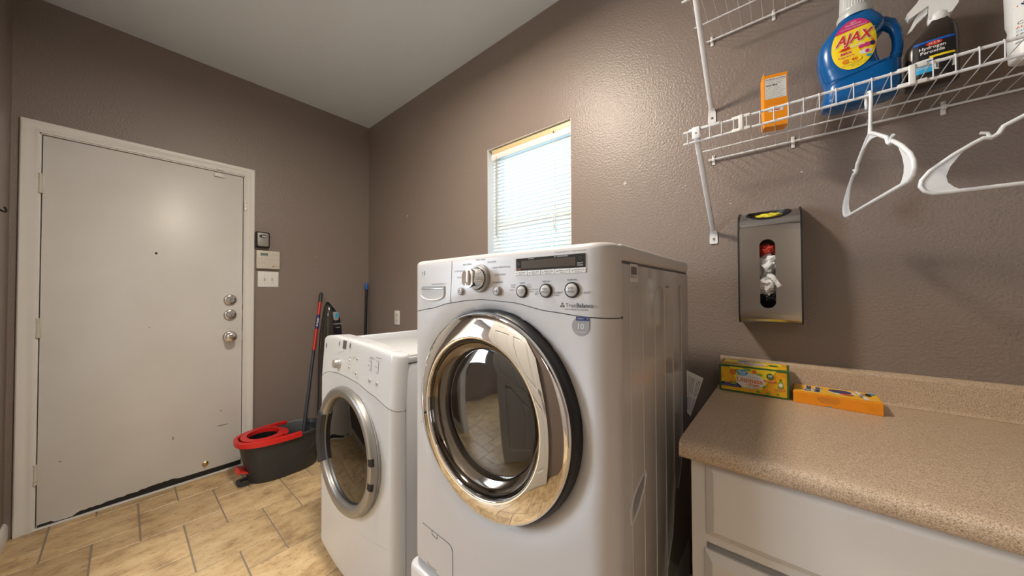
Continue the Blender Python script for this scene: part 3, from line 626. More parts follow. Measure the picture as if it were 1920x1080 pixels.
b.loft([[dl(r*math.cos(a), r*math.sin(a), c) for r, c in ((.206, .872), (.234, .884), (.2475, .888), (.242, .894), (.213, .890))] for a in arc]); b.build('door_handle', ddr)
for a0, a1 in ((4, 10), (-17, -11)):
    mb('rubber').loft([[dl(r*math.cos(math.radians(a)), r*math.sin(math.radians(a)), c) for r, c in ((.230, .878), (.2525, .876), (.2525, .8830), (.245, .8880), (.230, .8880))] for a in (a0, (a0+a1)/2, a1)]).build('hinge_notch', ddr)
def DT(x, z, c=0.0): return DFR(x, z, -.012*max(0, min(1, (z-lerp(DSEAM, x))/(lerp(DTOP, x)-.014-lerp(DSEAM, x))))+c)
mb('dialsilver').lathe([(.021, -.001), (.021, .004), (.019, .006), (.0185, .020), (.0165, .024), (.0003, .0245)], DT, (1.478, .903), 32).build('dial', dcp)
b = mb('midgrey').prism(rrect(1.500, .966, 1.536, 1.003, .003), 0, .0012, DT); b.m('grey').rect(DT, 1.502, .968, 1.534, 1.001, .0014); b.build('display', dcp, 0)
for x, z, w_, h_ in ((1.462, .985, .006, .013), (1.570, .985, .008, .015)): mb('white').disc(DT, x, z, w_*1.25, h_*1.2, c=.0010).m('grey').disc(DT, x, z, w_*.75, h_*.75, c=.0016).build('arrow_button', dcp)
for x, z, r_ in ((1.575, .928, .0045), (1.577, .899, .0045), (1.635, .939, .0045), (1.634, .884, .0045), (1.734, .870, .0075), (1.780, .865, .0075)):
    mb('dialsilver').lathe([(r_, 0), (r_*.9, .002), (.0003, .0025)], DT, (x, z), 16).build('button', dcp)
mb('grey').disc(DT, 1.287, .956, .0075, .012, c=.0009).build('maker_badge', dcp)
b = mb('midgrey')
for s_, x, z in (('TIMED DRY', 1.462, .938), ('REGULAR', 1.475, .947), ('NORMAL', 1.500, .953), ('DELICATE', 1.524, .945), ('HEAVY', 1.534, .926)): b.text(DT, s_, x, z, .0052, .0008)
b.build('dial_lettering', dcp, 0, fix=False)
b = mb('midgrey')
for s_, x, z in (('START', 1.575, .939), ('PAUSE', 1.577, .910), ('DRYNESS\nLEVEL', 1.612, .941), ('SIGNAL', 1.612, .885), ('WRINKLE\nSHIELD', 1.648, .868)): b.text(DT, s_, x, z, .0052, .0008)
b.build('button_lettering', dcp, 0, fix=False)
for x, z0, z1, hd in ((1.738, .905, .945, 'DRYNESS\nAUTO CYCLE'), (1.783, .900, .950, 'TEMPERATURE')):
    b = mb('grey'); b.text(DT, hd, x, z1+.009, .0055, .0008); b.rect(DT, x-.001, z0, x+.001, z1, .0008)
    for k_, s_ in enumerate(('MORE', 'NORMAL', 'LESS')): b.text(DT, s_, x-.004, z1-.003-(z1-z0-.006)*k_/2, .005, .0008, 'RIGHT')
    b.build('level_scale', dcp, 0, fix=False)

# ------------------------------------------------------------------ base cabinet, counter
CZT, CYF = .868, -.655
cb = thing('base_cabinet', (3.5, -.3, 0), 'white painted base cabinet with raised drawer front under the speckled counter', 'cabinet')
b = mb('cabinet'); b.box((2.775, -.598, .10), (4.29, -.016, CZT-.040)); b.box((2.775, -.53, 0), (4.29, -.016, .10)); b.build('body', cb, 0)
b = mb('cabinet'); b.prism(rc(2.773, .1, 4.29, CZT-.040), .598, .617, XZ, [rc(2.802, .13, 3.49, .645), rc(3.53, .13, 4.25, .645), rc(2.83, .69, 3.46, .80), rc(3.56, .69, 4.22, .80)]); b.build('face_frame', cb, 0)
def raised(name, x0, z0, x1, z1, inset):
    b = mb('cabinet'); y0 = .6175
    b.loft([[XZ(x0+d, z0+d, y0+h), XZ(x1-d, z0+d, y0+h), XZ(x1-d, z1-d, y0+h), XZ(x0+d, z1-d, y0+h)] for d, h in ((0, 0), (0, .006), (.004, .009), (.016, .018))], True, not inset)
    if inset:
        q = .058; b.prism(rc(x0+.016, z0+.016, x1-.016, z1-.016), y0+.010, y0+.018, XZ, [rc(x0+q, z0+q, x1-q, z1-q)]); b.rect(XZ, x0+q, z0+q, x1-q, z1-q, y0+.011)
        b.loft([[XZ(x0+q+d, z0+q+d, y0+h), XZ(x1-q-d, z0+q+d, y0+h), XZ(x1-q-d, z1-q-d, y0+h), XZ(x0+q+d, z1-q-d, y0+h)] for d, h in ((.01, .0111), (.03, .017))], False, True)
    return b.build(name, cb, 0)
raised('drawer_front', 2.803, .666, 3.485, .824, 0); raised('drawer_front', 3.545, .666, 4.24, .824, 0)
raised('cabinet_door', 2.799, .115, 3.135, .632, 1); raised('cabinet_door', 3.150, .115, 3.485, .632, 1); raised('cabinet_door', 3.545, .115, 4.24, .632, 1)
b = mb('laminate'); R = .016
pr = [(-.0, CZT), (CYF+.03, CZT), (CYF+.012, CZT+.0015)]; pr = [(-.001, CZT), (CYF+.035, CZT)]
pr += [(CYF+.018-.018*math.sin(a)+.0, CZT-.018+.018*math.cos(a)) for a in [math.radians(t) for t in (15, 30, 45, 60, 75, 90)]]
pr += [(CYF, CZT-.030), (CYF+.004, CZT-.037), (CYF+.014, CZT-.040), (CYF+.04, CZT-.040), (-.001, CZT-.040)]
X0c, X1c = 2.756, 4.295
b.loft([[V((x, y, z)) for y, z in pr] for x in (X0c, X0c+.002, X1c)]); ct = thing('countertop', (3.5, -.3, CZT-.04), 'beige speckled laminate countertop with rolled front edge and backsplash', 'countertop')
b.build('worktop', ct, 50)
pb = [(-.001, CZT+.001), (-.020, CZT+.001), (-.021, CZT+.078), (-.019, CZT+.087), (-.012, CZT+.092), (-.001, CZT+.0925)]
pb = [(-.001, CZT+.0005), (-.030, CZT+.0005), (-.024, CZT+.004), (-.0215, CZT+.010), (-.0215, CZT+.078), (-.019, CZT+.087), (-.012, CZT+.092), (-.001, CZT+.0925)]
mb('laminate').loft([[V((x, y, z)) for y, z in pb] for x in (X0c-.003, X1c)]).build('backsplash', ct, 50)

# ------------------------------------------------------------------ wire shelves with braces
def wire_shelf(z, lbl, x1):
    t = thing('wire_shelf', (3.4, -.15, z), lbl, 'shelf', 'white wire shelves on the back wall')
    for (y, dz, r_) in ((-.009, 0, .0034), (-.120, -.003, .0024), (-.307, 0, .0034), (-.307, -.036, .0034)):
        mb('wire').tube([(2.722 if y > -.05 else 2.699 if y < -.2 else 2.700, y, z+dz), (x1, y, z+dz)], r_, 10).build('rod', t)
    b = mb('wire'); x = 2.712
    while x < x1-.01:
        b.tube([(x, -.006, z+.0035), (x, -.310, z+.0035), (x, -.3135, z+.001), (x, -.3125, z-.036)], .0011, 6); x += .0305
    b.build('cross_wires', t)
    return t
wire_shelf(1.7065, 'lower white wire shelf holding the bottles over the counter', 4.28); wire_shelf(2.168, 'upper white wire shelf cut off by the top of the photo', 4.28)
def brace(zs, zw, label):
    t = thing('shelf_brace', (2.734, 0, zw), label, 'bracket', 'diagonal braces of the wire shelves')
    p0, p1 = V((2.736, -.312, zs-.012)), V((2.735, -.014, zw+.035)); d = (p1-p0).normalized(); n_ = d.cross(V((1, 0, 0))).normalized()
    b = mb('wire'); b.loft([[p + V((1, 0, 0))*(.0085*math.cos(a)) + n_*(.0055*math.sin(a)) for a in [2*PI*j/12 for j in range(12)]] for p in (p0, p0+(p1-p0)*.3, p0+(p1-p0)*.7, p1)]); b.build('tube', t)
    b = mb('wire'); b.loft([[V((2.735+s_*w_, y, z)) for s_, y in ((-1, y0), (1, y0), (1, y0-.002), (-1, y0-.002))] for w_, y0, z in ((.009, -.016, zw+.036), (.0125, -.003, zw+.020), (.0135, -.002, zw), (.0135, -.002, zw-.014), (.011, -.002, zw-.018))]); b.build('foot_plate', t)
    b = mb('nickel'); b.lathe([(.005, .004), (.0045, .0065), (.0005, .007)], XZ, (2.735, zw+.001), 14); b.m('grey').rect(XZ, 2.7315, zw+.0004, 2.7385, zw+.0016, .0072); b.build('screw', t)
    b = mb('wire'); b.box((2.726, -.319, zs-.030), (2.747, -.3155, zs+.006), .001); b.box((2.715, -.3155, zs-.0045), (2.80, -.303, zs+.0045), .003); b.m('nickel').lathe([(.003, .319), (.001, .3205)], XZ, (2.737, zs-.014), 10); b.build('bracket_clip', t)
brace(1.7065, 1.402, 'white diagonal brace of the lower wire shelf, beside the steel bag dispenser'); brace(2.168, 1.868, 'white diagonal brace of the upper wire shelf, at the top of the photo')
clip = None
def wall_clip(x, z, label):
    t = thing('shelf_wall_clip', (x, 0, z), label, 'clip', 'white plastic shelf clips on the wall')
    b = mb('white'); b.box((x-.005, -.004, z-.020), (x+.005, -.0005, z+.018), .0015); b.box((x-.0055, -.0135, z-.007), (x+.0055, -.0035, z+.006), .003, 3); b.build('clip_body', t)
    mb('white').lathe([(.004, .003), (.0035, .006), (.0005, .0065)], XZ, (x, z+.013), 12).build('pin', t)
for x, z, s_ in ((2.739, 1.7065, 'shelf wall clip at the left end of the lower wire shelf'), (2.970, 1.7065, 'shelf wall clip of the lower shelf, above the steel bag dispenser'), (3.285, 1.7065, 'shelf wall clip of the lower shelf, under the brown spray bottle'),
                 (2.739, 2.168, 'shelf wall clip at the left end of the upper wire shelf'), (2.925, 2.168, 'shelf wall clip near the middle of the visible upper shelf')): wall_clip(x, z, s_)
for x, s_ in ((2.851, 'flat white rod connector on the front of the lower shelf beside the orange box'), (3.170, 'flat white rod connector on the lower shelf front between the blue and brown bottles')):
    t = thing('rod_connector', (x, -.307, 1.69), s_, 'clip', 'rod connectors on the shelf front')
    mb('white').box((x-.0055, -.3165, 1.6665), (x+.0055, -.311, 1.7115), .002, 3).build('plate', t)
    for z_ in (1.7065, 1.6705): mb('white').box((x-.022, -.314, z_-.0045), (x+.022, -.3105, z_+.0045), .0015).build('sleeve', t)

# ------------------------------------------------------------------ hangers
def hanger(cx, cy, ztop, ang, label, r=.0042):
    t = thing('clothes_hanger', (cx, cy, ztop), label, 'hanger', 'white plastic hangers on the shelf rod')
    ca, sa = math.cos(ang), math.sin(ang); P = lambda u, z, w=0: V((cx+u*ca-w*sa, cy+u*sa+w*ca, ztop+z))
    hk = [P(.020, -.030), P(.0205, -.012), P(.019, -.003), P(.013, .004), P(.004, .0062), P(-.005, .002), P(-.0085, -.008), P(-.0075, -.022), P(-.003, -.050), P(-.0005, -.075), P(0, -.098)]
    mb('hanger').tube(hk, [.0030]+[.0036]*9+[.0048], 10).build('hook', t)
    b = mb('hanger'); W2 = .198; zb = -.262
    for s_ in (-1, 1):
        arm = [(0, -.096), (.020, -.104), (.060, -.126), (.088, -.142), (.094, -.155), (.103, -.161), (.113, -.159), (.125, -.166), (.152, -.184), (.185, -.212), (.197, -.230), (.199, -.243), (.193, -.255), (.182, -.2615), (.16, -.2625), (0, zb)]
        b.tube([P(s_*u, z) for u, z in arm], r, 10)
        b.tube([P(s_*.104, -.160), P(s_*.108, -.150), P(s_*.117, -.1475)], .003, 8)
        web = [(.130, -.169), (.152, -.184), (.185, -.212), (.197, -.230), (.199, -.243), (.193, -.255), (.182, -.2615), (.140, -.2625), (.152, -.254), (.161, -.242), (.163, -.228), (.157, -.208), (.143, -.185)]
        b.loft([[P(s_*u, z, w_) for u, z in web] for w_ in (-.0013, .0013)])
        web = [(0, -.096), (.020, -.104), (.048, -.118), (.040, -.120), (.018, -.114), (0, -.112)]
        b.loft([[P(s_*u, z, w_) for u, z in web] for w_ in (-.0013, .0013)])
    b.build('frame', t)
hanger(3.105, -.307, 1.6745, math.atan2(.395, -.055)+0.0, 'white plastic hanger turned edge-on below the blue detergent jug')
hanger(3.375, -.307, 1.6745, math.radians(4), 'white plastic hanger at the right edge, flat towards the camera')

# ------------------------------------------------------------------ products on the wire shelf
SZ = 1.7115
def superring(cx, cy, a, d, z, n=3.0, seg=40, rot=0.0):
    out = []
    for j in range(seg):
        t = 2*PI*j/seg; c, s_ = math.cos(t), math.sin(t); x = a*math.copysign(abs(c)**(2/n), c); y = d*math.copysign(abs(s_)**(2/n), s_)
        out.append(V((cx+x*math.cos(rot)-y*math.sin(rot), cy+x*math.sin(rot)+y*math.cos(rot), z)))
    return out
jug = thing('detergent_jug', (3.10, -.165, SZ), 'blue laundry detergent jug with yellow oval label on the lower wire shelf', 'detergent bottle')
JY = -.165
tab = [(0, 3.038, 3.168, .034), (.004, 3.031, 3.176, .041), (.02, 3.029, 3.180, .045), (.045, 3.034, 3.180, .046), (.065, 3.036, 3.180, .046), (.082, 3.031, 3.180, .047), (.086, 3.030, 3.146, .047), (.11, 3.025, 3.1385, .048), (.14, 3.022, 3.137, .048), (.165, 3.023, 3.139, .047), (.183, 3.029, 3.152, .045), (.200, 3.040, 3.154, .042), (.216, 3.054, 3.148, .038), (.230, 3.066, 3.138, .034), (.240, 3.072, 3.132, .030)]
b = mb('blue'); b.loft([superring((l_+r_)/2, JY, (r_-l_)/2, d_, SZ+z_, 3.2) for z_, l_, r_, d_ in tab])
b.build('body', jug, 50)
b = mb('blue'); hp_ = [(3.135, .201), (3.150, .199), (3.163, .190), (3.172, .172), (3.176, .148), (3.176, .122), (3.172, .100), (3.164, .080), (3.150, .072)]
b.tube([V((x, JY, SZ+z_)) for x, z_ in hp_], [.017, .0165, .0145, .0115, .0105, .0105, .0115, .0145, .016], 14); b.build('handle', jug, 60)
b = mb('blue'); b.tube([V((x, JY-.0475+dy, SZ+z_)) for x, z_, dy in ((3.036, .064, .004), (3.07, .066, 0), (3.11, .072, -.0), (3.15, .083, .001), (3.177, .094, .014))], .0014, 6); b.build('moulded_seam', jug)
b = mb('frost'); JC = lambda a, b_, c=0: V((3.101+a, JY+b_, SZ+c)); b.lathe([(.036, .236), (.037, .247), (.034, .256), (.0315, .258), (.0315, .262)], JC, seg=40); b.build('collar', jug)
b = mb('frost'); ribs = []
for h_, r_ in ((.260, .0300), (.264, .0305), (.325, .0285), (.329, .027)): ribs.append([JC((r_+(.0008 if j % 2 else 0))*math.cos(2*PI*j/72), (r_+(.0008 if j % 2 else 0))*math.sin(2*PI*j/72), h_) for j in range(72)])
b.loft(ribs); b.build('cap', jug, 0)
def JF(a, b_, c=0.0):
    u = min(.98, abs((a-3.085)/.062)); return V((a, JY-.0478*(1-u**3.2*.9)**(1/3.2)-c-.0004, b_))
b = mb('yellow').disc(JF, 3.0915, 1.857, .0425, .066, c=.0006, seg=48, rings=8); 
b.m('magenta'); a0, a1 = math.radians(38), math.radians(152)
cap = [(3.0915+.0425*math.cos(a0+(a1-a0)*i/24), 1.857+.066*math.sin(a0+(a1-a0)*i/24)) for i in range(25)]
vs = []; 
for x, z_ in cap: vs += [JF(x, 1.8975+(x-3.0915)*.10, .0012), JF(x, max(z_, 1.8975+(x-3.0915)*.10), .0012)]
b.add(vs, [[2*i, 2*i+2, 2*i+3, 2*i+1] for i in range(24)])
b.m('labelwhite'); b.text(JF, 'NEW\nFRAGRANCE', 3.091, 1.9125, .0052, .0018); b.text(JF, 'LAUNDRY DETERGENT', 3.092, 1.9025, .0046, .0018)
b.text(JF, 'AJAX', 3.090, 1.8735, .0355, .0016, bold=.0022, shear=.28, sx=.80); b.m('labelred').text(JF, 'AJAX', 3.090, 1.8735, .0355, .0021, bold=.0008, shear=.28, sx=.80)
b.m('labelred').poly(JF, [(3.062, 1.8475), (3.072, 1.8535), (3.126, 1.8575), (3.130, 1.8545), (3.122, 1.8505), (3.074, 1.8455)], .0018); b.m('labelwhite').text(JF, 'CLASSIC', 3.098, 1.8515, .0075, .0023, bold=.0002)
b.m('magenta').text(JF, 'MAX', 3.076, 1.838, .0085, .0018, bold=.0004, shear=.2, sx=1.15); b.text(JF, 'fragrancia', 3.077, 1.8295, .0080, .0018)
b.m('labelwhite').disc(JF, 3.113, 1.829, .012, .006, c=.0012, seg=20); b.m('magenta').disc(JF, 3.116, 1.829, .004, .0045, c=.0018, seg=12)
b.m('orangeprint').poly(JF, [(3.100, 1.842), (3.1325, 1.842), (3.129, 1.831), (3.107, 1.831)], .0010); b.m('magenta').disc(JF, 3.106, 1.8445, .006, .005, c=.0014, seg=16); b.disc(JF, 3.116, 1.8455, .006, .006, c=.0015, seg=16); b.m('navy').disc(JF, 3.126, 1.8465, .0052, .006, c=.0014, seg=16)
b.m('orangeprint').disc(JF, 3.0765, 1.8155, .0070, .0062, c=.0016, seg=18); b.m('yellow').text(JF, 'HE', 3.0765, 1.8155, .006, .0020)
b.m('orangeprint').disc(JF, 3.094, 1.8155, .0125, .0078, c=.0014, seg=24); b.m('yellow').disc(JF, 3.094, 1.8155, .0119, .0072, c=.0017, seg=24); b.m('labelred').text(JF, '40', 3.0925, 1.8165, .0105, .0021, bold=.0003, sx=1.15); b.text(JF, 'FL OZ', 3.094, 1.811, .0030, .0021)
b.m('cyan').disc(JF, 3.119, 1.8165, .0055, .0032, c=.0016, seg=16); b.m('grey').text(JF, 'NET CONTENTS 1.25 QT (1.18 L)', 3.0935, 1.8035, .0034, .0018); b.text(JF, '40 FL OZ', 3.0935, 1.7985, .0036, .0018)
b.build('front_label', jug, 0, fix=False)
# peroxide spray bottle
pb_ = thing('spray_bottle', (3.228, -.16, SZ), 'dark brown peroxide bottle with white trigger sprayer on the lower wire shelf', 'spray bottle')
PY = -.16
tab = [(0, 3.192, 3.268, .022), (.004, 3.187, 3.273, .027), (.09, 3.187, 3.273, .029), (.105, 3.190, 3.273, .029), (.118, 3.200, 3.272, .028), (.130, 3.211, 3.271, .026), (.142, 3.220, 3.268, .022), (.150, 3.226, 3.262, .018), (.156, 3.229, 3.259, .015), (.160, 3.229, 3.259, .015)]
b = mb('brownbottle'); b.loft([superring((l_+r_)/2, PY, (r_-l_)/2, d_, SZ+z_, 3.0) for z_, l_, r_, d_ in tab]); b.build('body', pb_, 50)
b = mb('white'); tz = SZ+.160; cx = 3.244
b.lathe([(.016, -.004), (.0175, 0), (.017, .012), (.013, .018)], lambda a, b_, c=0: V((cx+a, PY+b_, tz+c)), seg=24, cap0=True, cap1=True)
def sidep(pts, d): return [[V((x, PY+w_, z_)) for x, z_ in pts] for w_ in (-d, -d*.7, d*.7, d)]
b.loft(sidep([(3.228, tz+.006), (3.262, tz+.006), (3.272, tz+.022), (3.276, tz+.050), (3.268, tz+.085), (3.225, tz+.088), (3.208, tz+.056), (3.192, tz+.037), (3.195, tz+.022), (3.214, tz+.033), (3.227, tz+.040)], .0125)); b.build('sprayer_head', pb_, 40)
mb('white').loft(sidep([(3.227, tz+.040), (3.215, tz+.035), (3.206, tz+.022), (3.199, tz+.004), (3.192, tz-.012), (3.200, tz-.007), (3.208, tz+.007), (3.218, tz+.017), (3.226, tz+.024)], .0065)).build('trigger', pb_, 40)
def PF(a, b_, c=0.0): u = min(.95, abs((a-3.230)/.043)); return V((a, PY-.029*(1-u**3)**(1/3)-c-.0004, b_))
b = mb('black').rect(PF, 3.197, SZ+.018, 3.264, SZ+.104, .0004, 8); b.m('navy').rect(PF, 3.198, SZ+.096, 3.263, SZ+.104, .0007, 8); b.m('bluetip').rect(PF, 3.199, SZ+.099, 3.262, SZ+.103, .0010, 8); b.m('labelred').disc(PF, 3.230, SZ+.094, .013, .005, c=.0012, seg=20); b.m('labelwhite').text(PF, 'H-E-B', 3.230, SZ+.094, .007, .0016)
b.text(PF, 'Hydrogen\nPeroxide', 3.227, SZ+.080, .0105, .0012, bold=.0002); b.m('yellow').rect(PF, 3.222, SZ+.059, 3.262, SZ+.064, .0010, 6); b.m('labelwhite').rect(PF, 3.199, SZ+.054, 3.228, SZ+.059, .0010, 4)
b.m('cyan').rect(PF, 3.199, SZ+.026, 3.226, SZ+.052, .0010, 4); b.m('labelwhite').prism(rrect(3.229, SZ+.028, 3.262, SZ+.052, .003), .0008, .0012, PF); b.m('black'); x = 3.232; rnd = random.Random(9)
while x < 3.258: w_ = rnd.uniform(.0005, .0014); b.rect(PF, x, SZ+.031, x+w_, SZ+.049, .0016); x += w_+rnd.uniform(.0004, .001)
b.m('labelwhite').text(PF, 'FIRST AID\nANTISEPTIC', 3.2125, SZ+.040, .005, .0014); b.build('front_label', pb_, 0, fix=False)
# bleach bottle, cut by the frame
cl = thing('cleaner_bottle', (3.385, -.17, SZ), 'white cleaner bottle with blue and red emblem at the right edge of the photo', 'bottle')
b = mb('white'); tab = [(0, .038, .026), (.004, .043, .031), (.06, .045, .033), (.075, .043, .031), (.09, .046, .034), (.20, .047, .034), (.235, .040, .030), (.26, .022, .020), (.27, .018, .018)]
b.loft([superring(3.383, -.17, a_, d_, SZ+z_, 2.5) for z_, a_, d_ in tab]); b.build('body', cl, 50)
mb('cyan').lathe([(.019, .268), (.019, .30), (.016, .303)], lambda a, b_, c=0: V((3.383+a, -.17+b_, SZ+c)), seg=24, cap1=True).build('cap', cl)
def CF(a, b_, c=0.0): u = min(.97, abs((a-3.383)/.047)); return V((a, -.17-.0335*(1-u**2.5)**(1/2.5)-c-.0012, b_))
b = mb('labelwhite').rect(CF, 3.340, SZ+.036, 3.426, SZ+.20, .0004, 16)
b.m('cyan').poly(CF, [(3.340, SZ+0.114), (3.364, SZ+0.086), (3.392, SZ+0.114), (3.366, SZ+0.144)], .0010)
b.m('labelred').poly(CF, [(3.343, SZ+0.115), (3.364, SZ+0.091), (3.388, SZ+0.115), (3.366, SZ+0.141)], .0016); b.m('navy').poly(CF, [(3.347, SZ+0.116), (3.364, SZ+0.097), (3.384, SZ+0.116), (3.366, SZ+0.137)], .0022)
b.m('labelwhite').text(CF, 'CLOROX', 3.366, SZ+0.117, .0085, .0028); b.m('grey').text(CF, 'Clean-Up', 3.343, SZ+0.076, .010, .0012, 'LEFT'); b.m('labelred').text(CF, 'ALL PURPOSE', 3.342, SZ+0.067, .007, .0012, 'LEFT'); b.m('cyan').text(CF, 'CLEANER + BLEACH', 3.342, SZ+0.059, .006, .0012, 'LEFT'); b.m('grey').text(CF, 'Kills 99.9% of Germs', 3.342, SZ+0.051, .0055, .0012, 'LEFT'); b.m('cyan').rect(CF, 3.342, SZ+0.041, 3.424, SZ+0.044, .0010, 14); b.build('front_label', cl, 0, fix=False)
# open baking soda box
bs = thing('baking_soda_box', (2.922, -.15, SZ), 'opened upright orange carton with white printed panel on the lower wire shelf', 'box')
th = math.radians(14); bc = V((2.9235, -.150, SZ)); ux, uy = V((math.cos(th), math.sin(th), 0)), V((-math.sin(th), math.cos(th), 0))
BF = lambda x, y, z_=0.0: bc+ux*x+uy*y+V((0, 0, z_)); hw, hd, hh = .029, .020, .160
b = mb('orange'); q = [(-hw, -hd), (hw, -hd), (hw, hd), (-hw, hd)]
b.loft([[BF(x, y, z_) for x, y in q] for z_ in (0, hh)], True, False); b.loft([[BF(x*.96, y*.94, z_) for x, y in q] for z_ in (.004, hh-.0005)], True, False)
b.loft([[BF(x, y, hh) for x, y in q], [BF(x*.96, y*.94, hh-.0005) for x, y in q]], False, False); b.build('carton', bs, 0)
b = mb('orange'); b.prism([(-.029, 0), (.029, 0), (.029, .018), (-.027, .010)], 0, .0006, frame(BF(0, hd, hh), ux, V((0, -.35, 1)))); b.prism([(0, 0), (.038, 0), (.034, .016), (.004, .014)], 0, .0006, frame(BF(-hw, hd, hh), -uy, V((.2, 0, .9)))); b.m('black').box((-hw*.94, -hd*.9, hh-.012), (hw*.94, hd*.9, hh-.009), fn=lambda x, y, z: BF(x, y, z)); b.build('torn_flap', bs, 0)
FB = lambda a, b_, c=0.0: BF(a, -hd-c, b_)
b = mb('labelwhite').rect(FB, -.0265, .085, .0265, .150, .0006); b.m('grey').text(FB, 'Deodorize and Clean', 0, .1455, .0058, .0010, bold=.0001); b.text(FB, 'One Box', -.010, .1265, .008, .0010, bold=.0002)
for k_ in range(11):
    if k_ != 3: b.text(FB, ('mix with warm water rinse well', 'for fresh laundry add one cup', 'pour down drain and flush')[k_ % 3], -.0245, .140-k_*.0052, .0036, .0010, 'LEFT')
b.m('orangeprint'); [b.text(FB, 'store in a cool dry place', 0, .078-k_*.0052, .0045, .0008) for k_ in range(3)]
b.m('labelwhite').rect(FB, -.018, .044, .018, .060, .0006); b.m('cyan').text(FB, 'BAKING SODA', 0, .054, .0045, .0010); b.m('labelred').rect(FB, -.010, .047, .010, .050, .0010); b.build('back_label', bs, 0, fix=False)

# ------------------------------------------------------------------ boxes on the counter
def card(loc, ang, w_, d_, h_, name, label, cat, m_, ls):
    t = thing(name, loc, label, cat); u = V((math.cos(ang), math.sin(ang), 0)); v_ = V((-math.sin(ang), math.cos(ang), 0)); o = V(loc)
    F = lambda x, y, z_=0.0: o+u*x+v_*y+V((0, 0, z_)); mb(m_).box((0, 0, 0), (w_, d_, h_), .0012, 1, fn=F).build('carton', t, 0)
    kx, ky, kz = w_/ls[0], d_/ls[1], h_/ls[2]; return t, F, (lambda a, b_, c=0.0: F(a*kx, -c, b_*kz)), (lambda a, b_, c=0.0: F(a*kx, b_*ky, h_+c)), None
t, F, FF, FT, FS = card((2.767, -.149, CZT), 0.0, .182, .115, .087, 'dryer_sheet_box', 'green and gold dryer sheet box standing at the left of the counter', 'box', 'green', (.189, .100, .0845))
b = mb('goldcard'); b.rect(FF, .006, .0055, .183, .078, .0008); b.rect(FT, .006, .006, .183, .094, .0008)
b.m('yellow').poly(FF, [(.030, .0805), (.158, .0805), (.132, .036), (.118, .018), (.060, .022), (.044, .044)], .0012); b.m('grey').tube([FF(*p, .0012) for p in ((.030, .0805), (.044, .044), (.060, .024))], .0005, 4); b.tube([FF(*p, .0012) for p in ((.158, .0805), (.132, .036), (.120, .016))], .0005, 4)
b.m('orangeprint')
for x, z_, r_ in ((.040, .064, .010), (.100, .071, .0065), (.150, .060, .006), (.036, .031, .007)): b.disc(FF, x, z_, r_, c=.0016, seg=20)
b.m('leaf')
for x, z_, a_, c_ in ((.055, .070, .010, .005), (.113, .064, .009, .004), (.080, .076, .012, .004), (.043, .030, .008, .004), (.110, .012, .006, .004), (.135, .010, .006, .004), (.125, .030, .007, .004), (.160, .012, .004, .003)): b.disc(FF, x, z_, a_, c_, c=.0018, seg=16)
b.m('labelwhite').disc(FF, .088, .042, .039, .0245, c=.0022, seg=40); b.m('labelwhite').disc(FF, .067, .065, .0165, .0105, c=.0026, seg=32); b.m('cyan').disc(FF, .067, .065, .0152, .0094, c=.0029, seg=32); b.m('labelwhite').text(FF, 'Great', .067, .0675, .0095, .0033, bold=.0003); b.text(FF, 'Value', .067, .0605, .0065, .0033, bold=.0002)
b.m('orangeprint').text(FF, 'Ultimate', .087, .0425, .0205, .0028, bold=.0005); b.text(FF, 'Fresh', .100, .0295, .0125, .0028, bold=.0004); b.m('yellow').disc(FF, .080, .029, .0035, c=.0028, seg=12); b.m('leaf').text(FF, 'Original Clean', .100, .054, .0058, .0028); b.m('green').text(FF, 'Dryer Sheets', .093, .0215, .0058, .0028)
b.m('green').disc(FF, .141, .063, .0095, c=.0022, seg=24); b.m('labelwhite').text(FF, '160', .141, .065, .0085, .0026, bold=.0002); b.text(FF, 'SHEETS', .141, .059, .0032, .0026)
b.m('navy').rect(FF, .0062, .0165, .064, .0295, .0016); b.m('labelwhite').text(FF, 'Softens & Freshens', .034, .0258, .0046, .0020); b.text(FF, 'Hojas Suavizantes para Secadora', .034, .0205, .0036, .0020)
b.m('labelred').poly(FF, [(.124, .051), (.160, .050), (.156, .046), (.126, .046)], .0026); b.m('labelwhite').text(FF, 'NEW LOOK!', .140, .0485, .0045, .003)
b.m('leaf').poly(FF, [(.160, .032), (.176, .032), (.173, .050), (.170, .054), (.166, .054), (.163, .050)], .0018); b.m('green').rect(FF, .1655, .054, .1705, .059, .0018); b.m('labelwhite').disc(FF, .168, .041, .005, .006, c=.0022, seg=14); b.m('orangeprint').rect(FF, .154, .024, .178, .029, .0018); b.m('labelwhite').text(FF, 'FRESH SCENT', .166, .0265, .0034, .0022)
b.m('yellow').poly(FT, [(.028, .002), (.030, .030), (.150, .030), (.165, .012), (.158, .001)], .0012); b.m('yellow').rect(FT, .01, .05, .17, .088, .0012); b.m('labelwhite').disc(FT, .090, .045, .040, .025, c=.0016, seg=32); b.m('cyan').disc(FT, .062, .070, .018, .011, c=.0020, seg=28); b.m('labelwhite').text(FT, 'Great Value', .062, .070, .006, .0024); b.m('orangeprint').text(FT, 'Ultimate', .092, .040, .019, .0020, bold=.0004); b.m('green').disc(FT, .148, .052, .013, .012, c=.0018, seg=24); b.m('labelwhite').text(FT, '160', .148, .052, .008, .0022); b.m('navy').rect(FT, .008, .020, .060, .030, .0018)
b.build('printed_panel', t, 0, fix=False)
t, F, FF, FT, FS = card((2.957, -.156, CZT), math.radians(-1.8), .182, .108, .033, 'orange_carton', 'flat orange carton lying beside the green dryer sheet box', 'box', 'orange', (.190, .064, .0345))
b = mb('orangelight'); b.rect(FT, .002, .002, .188, .062, .0006)
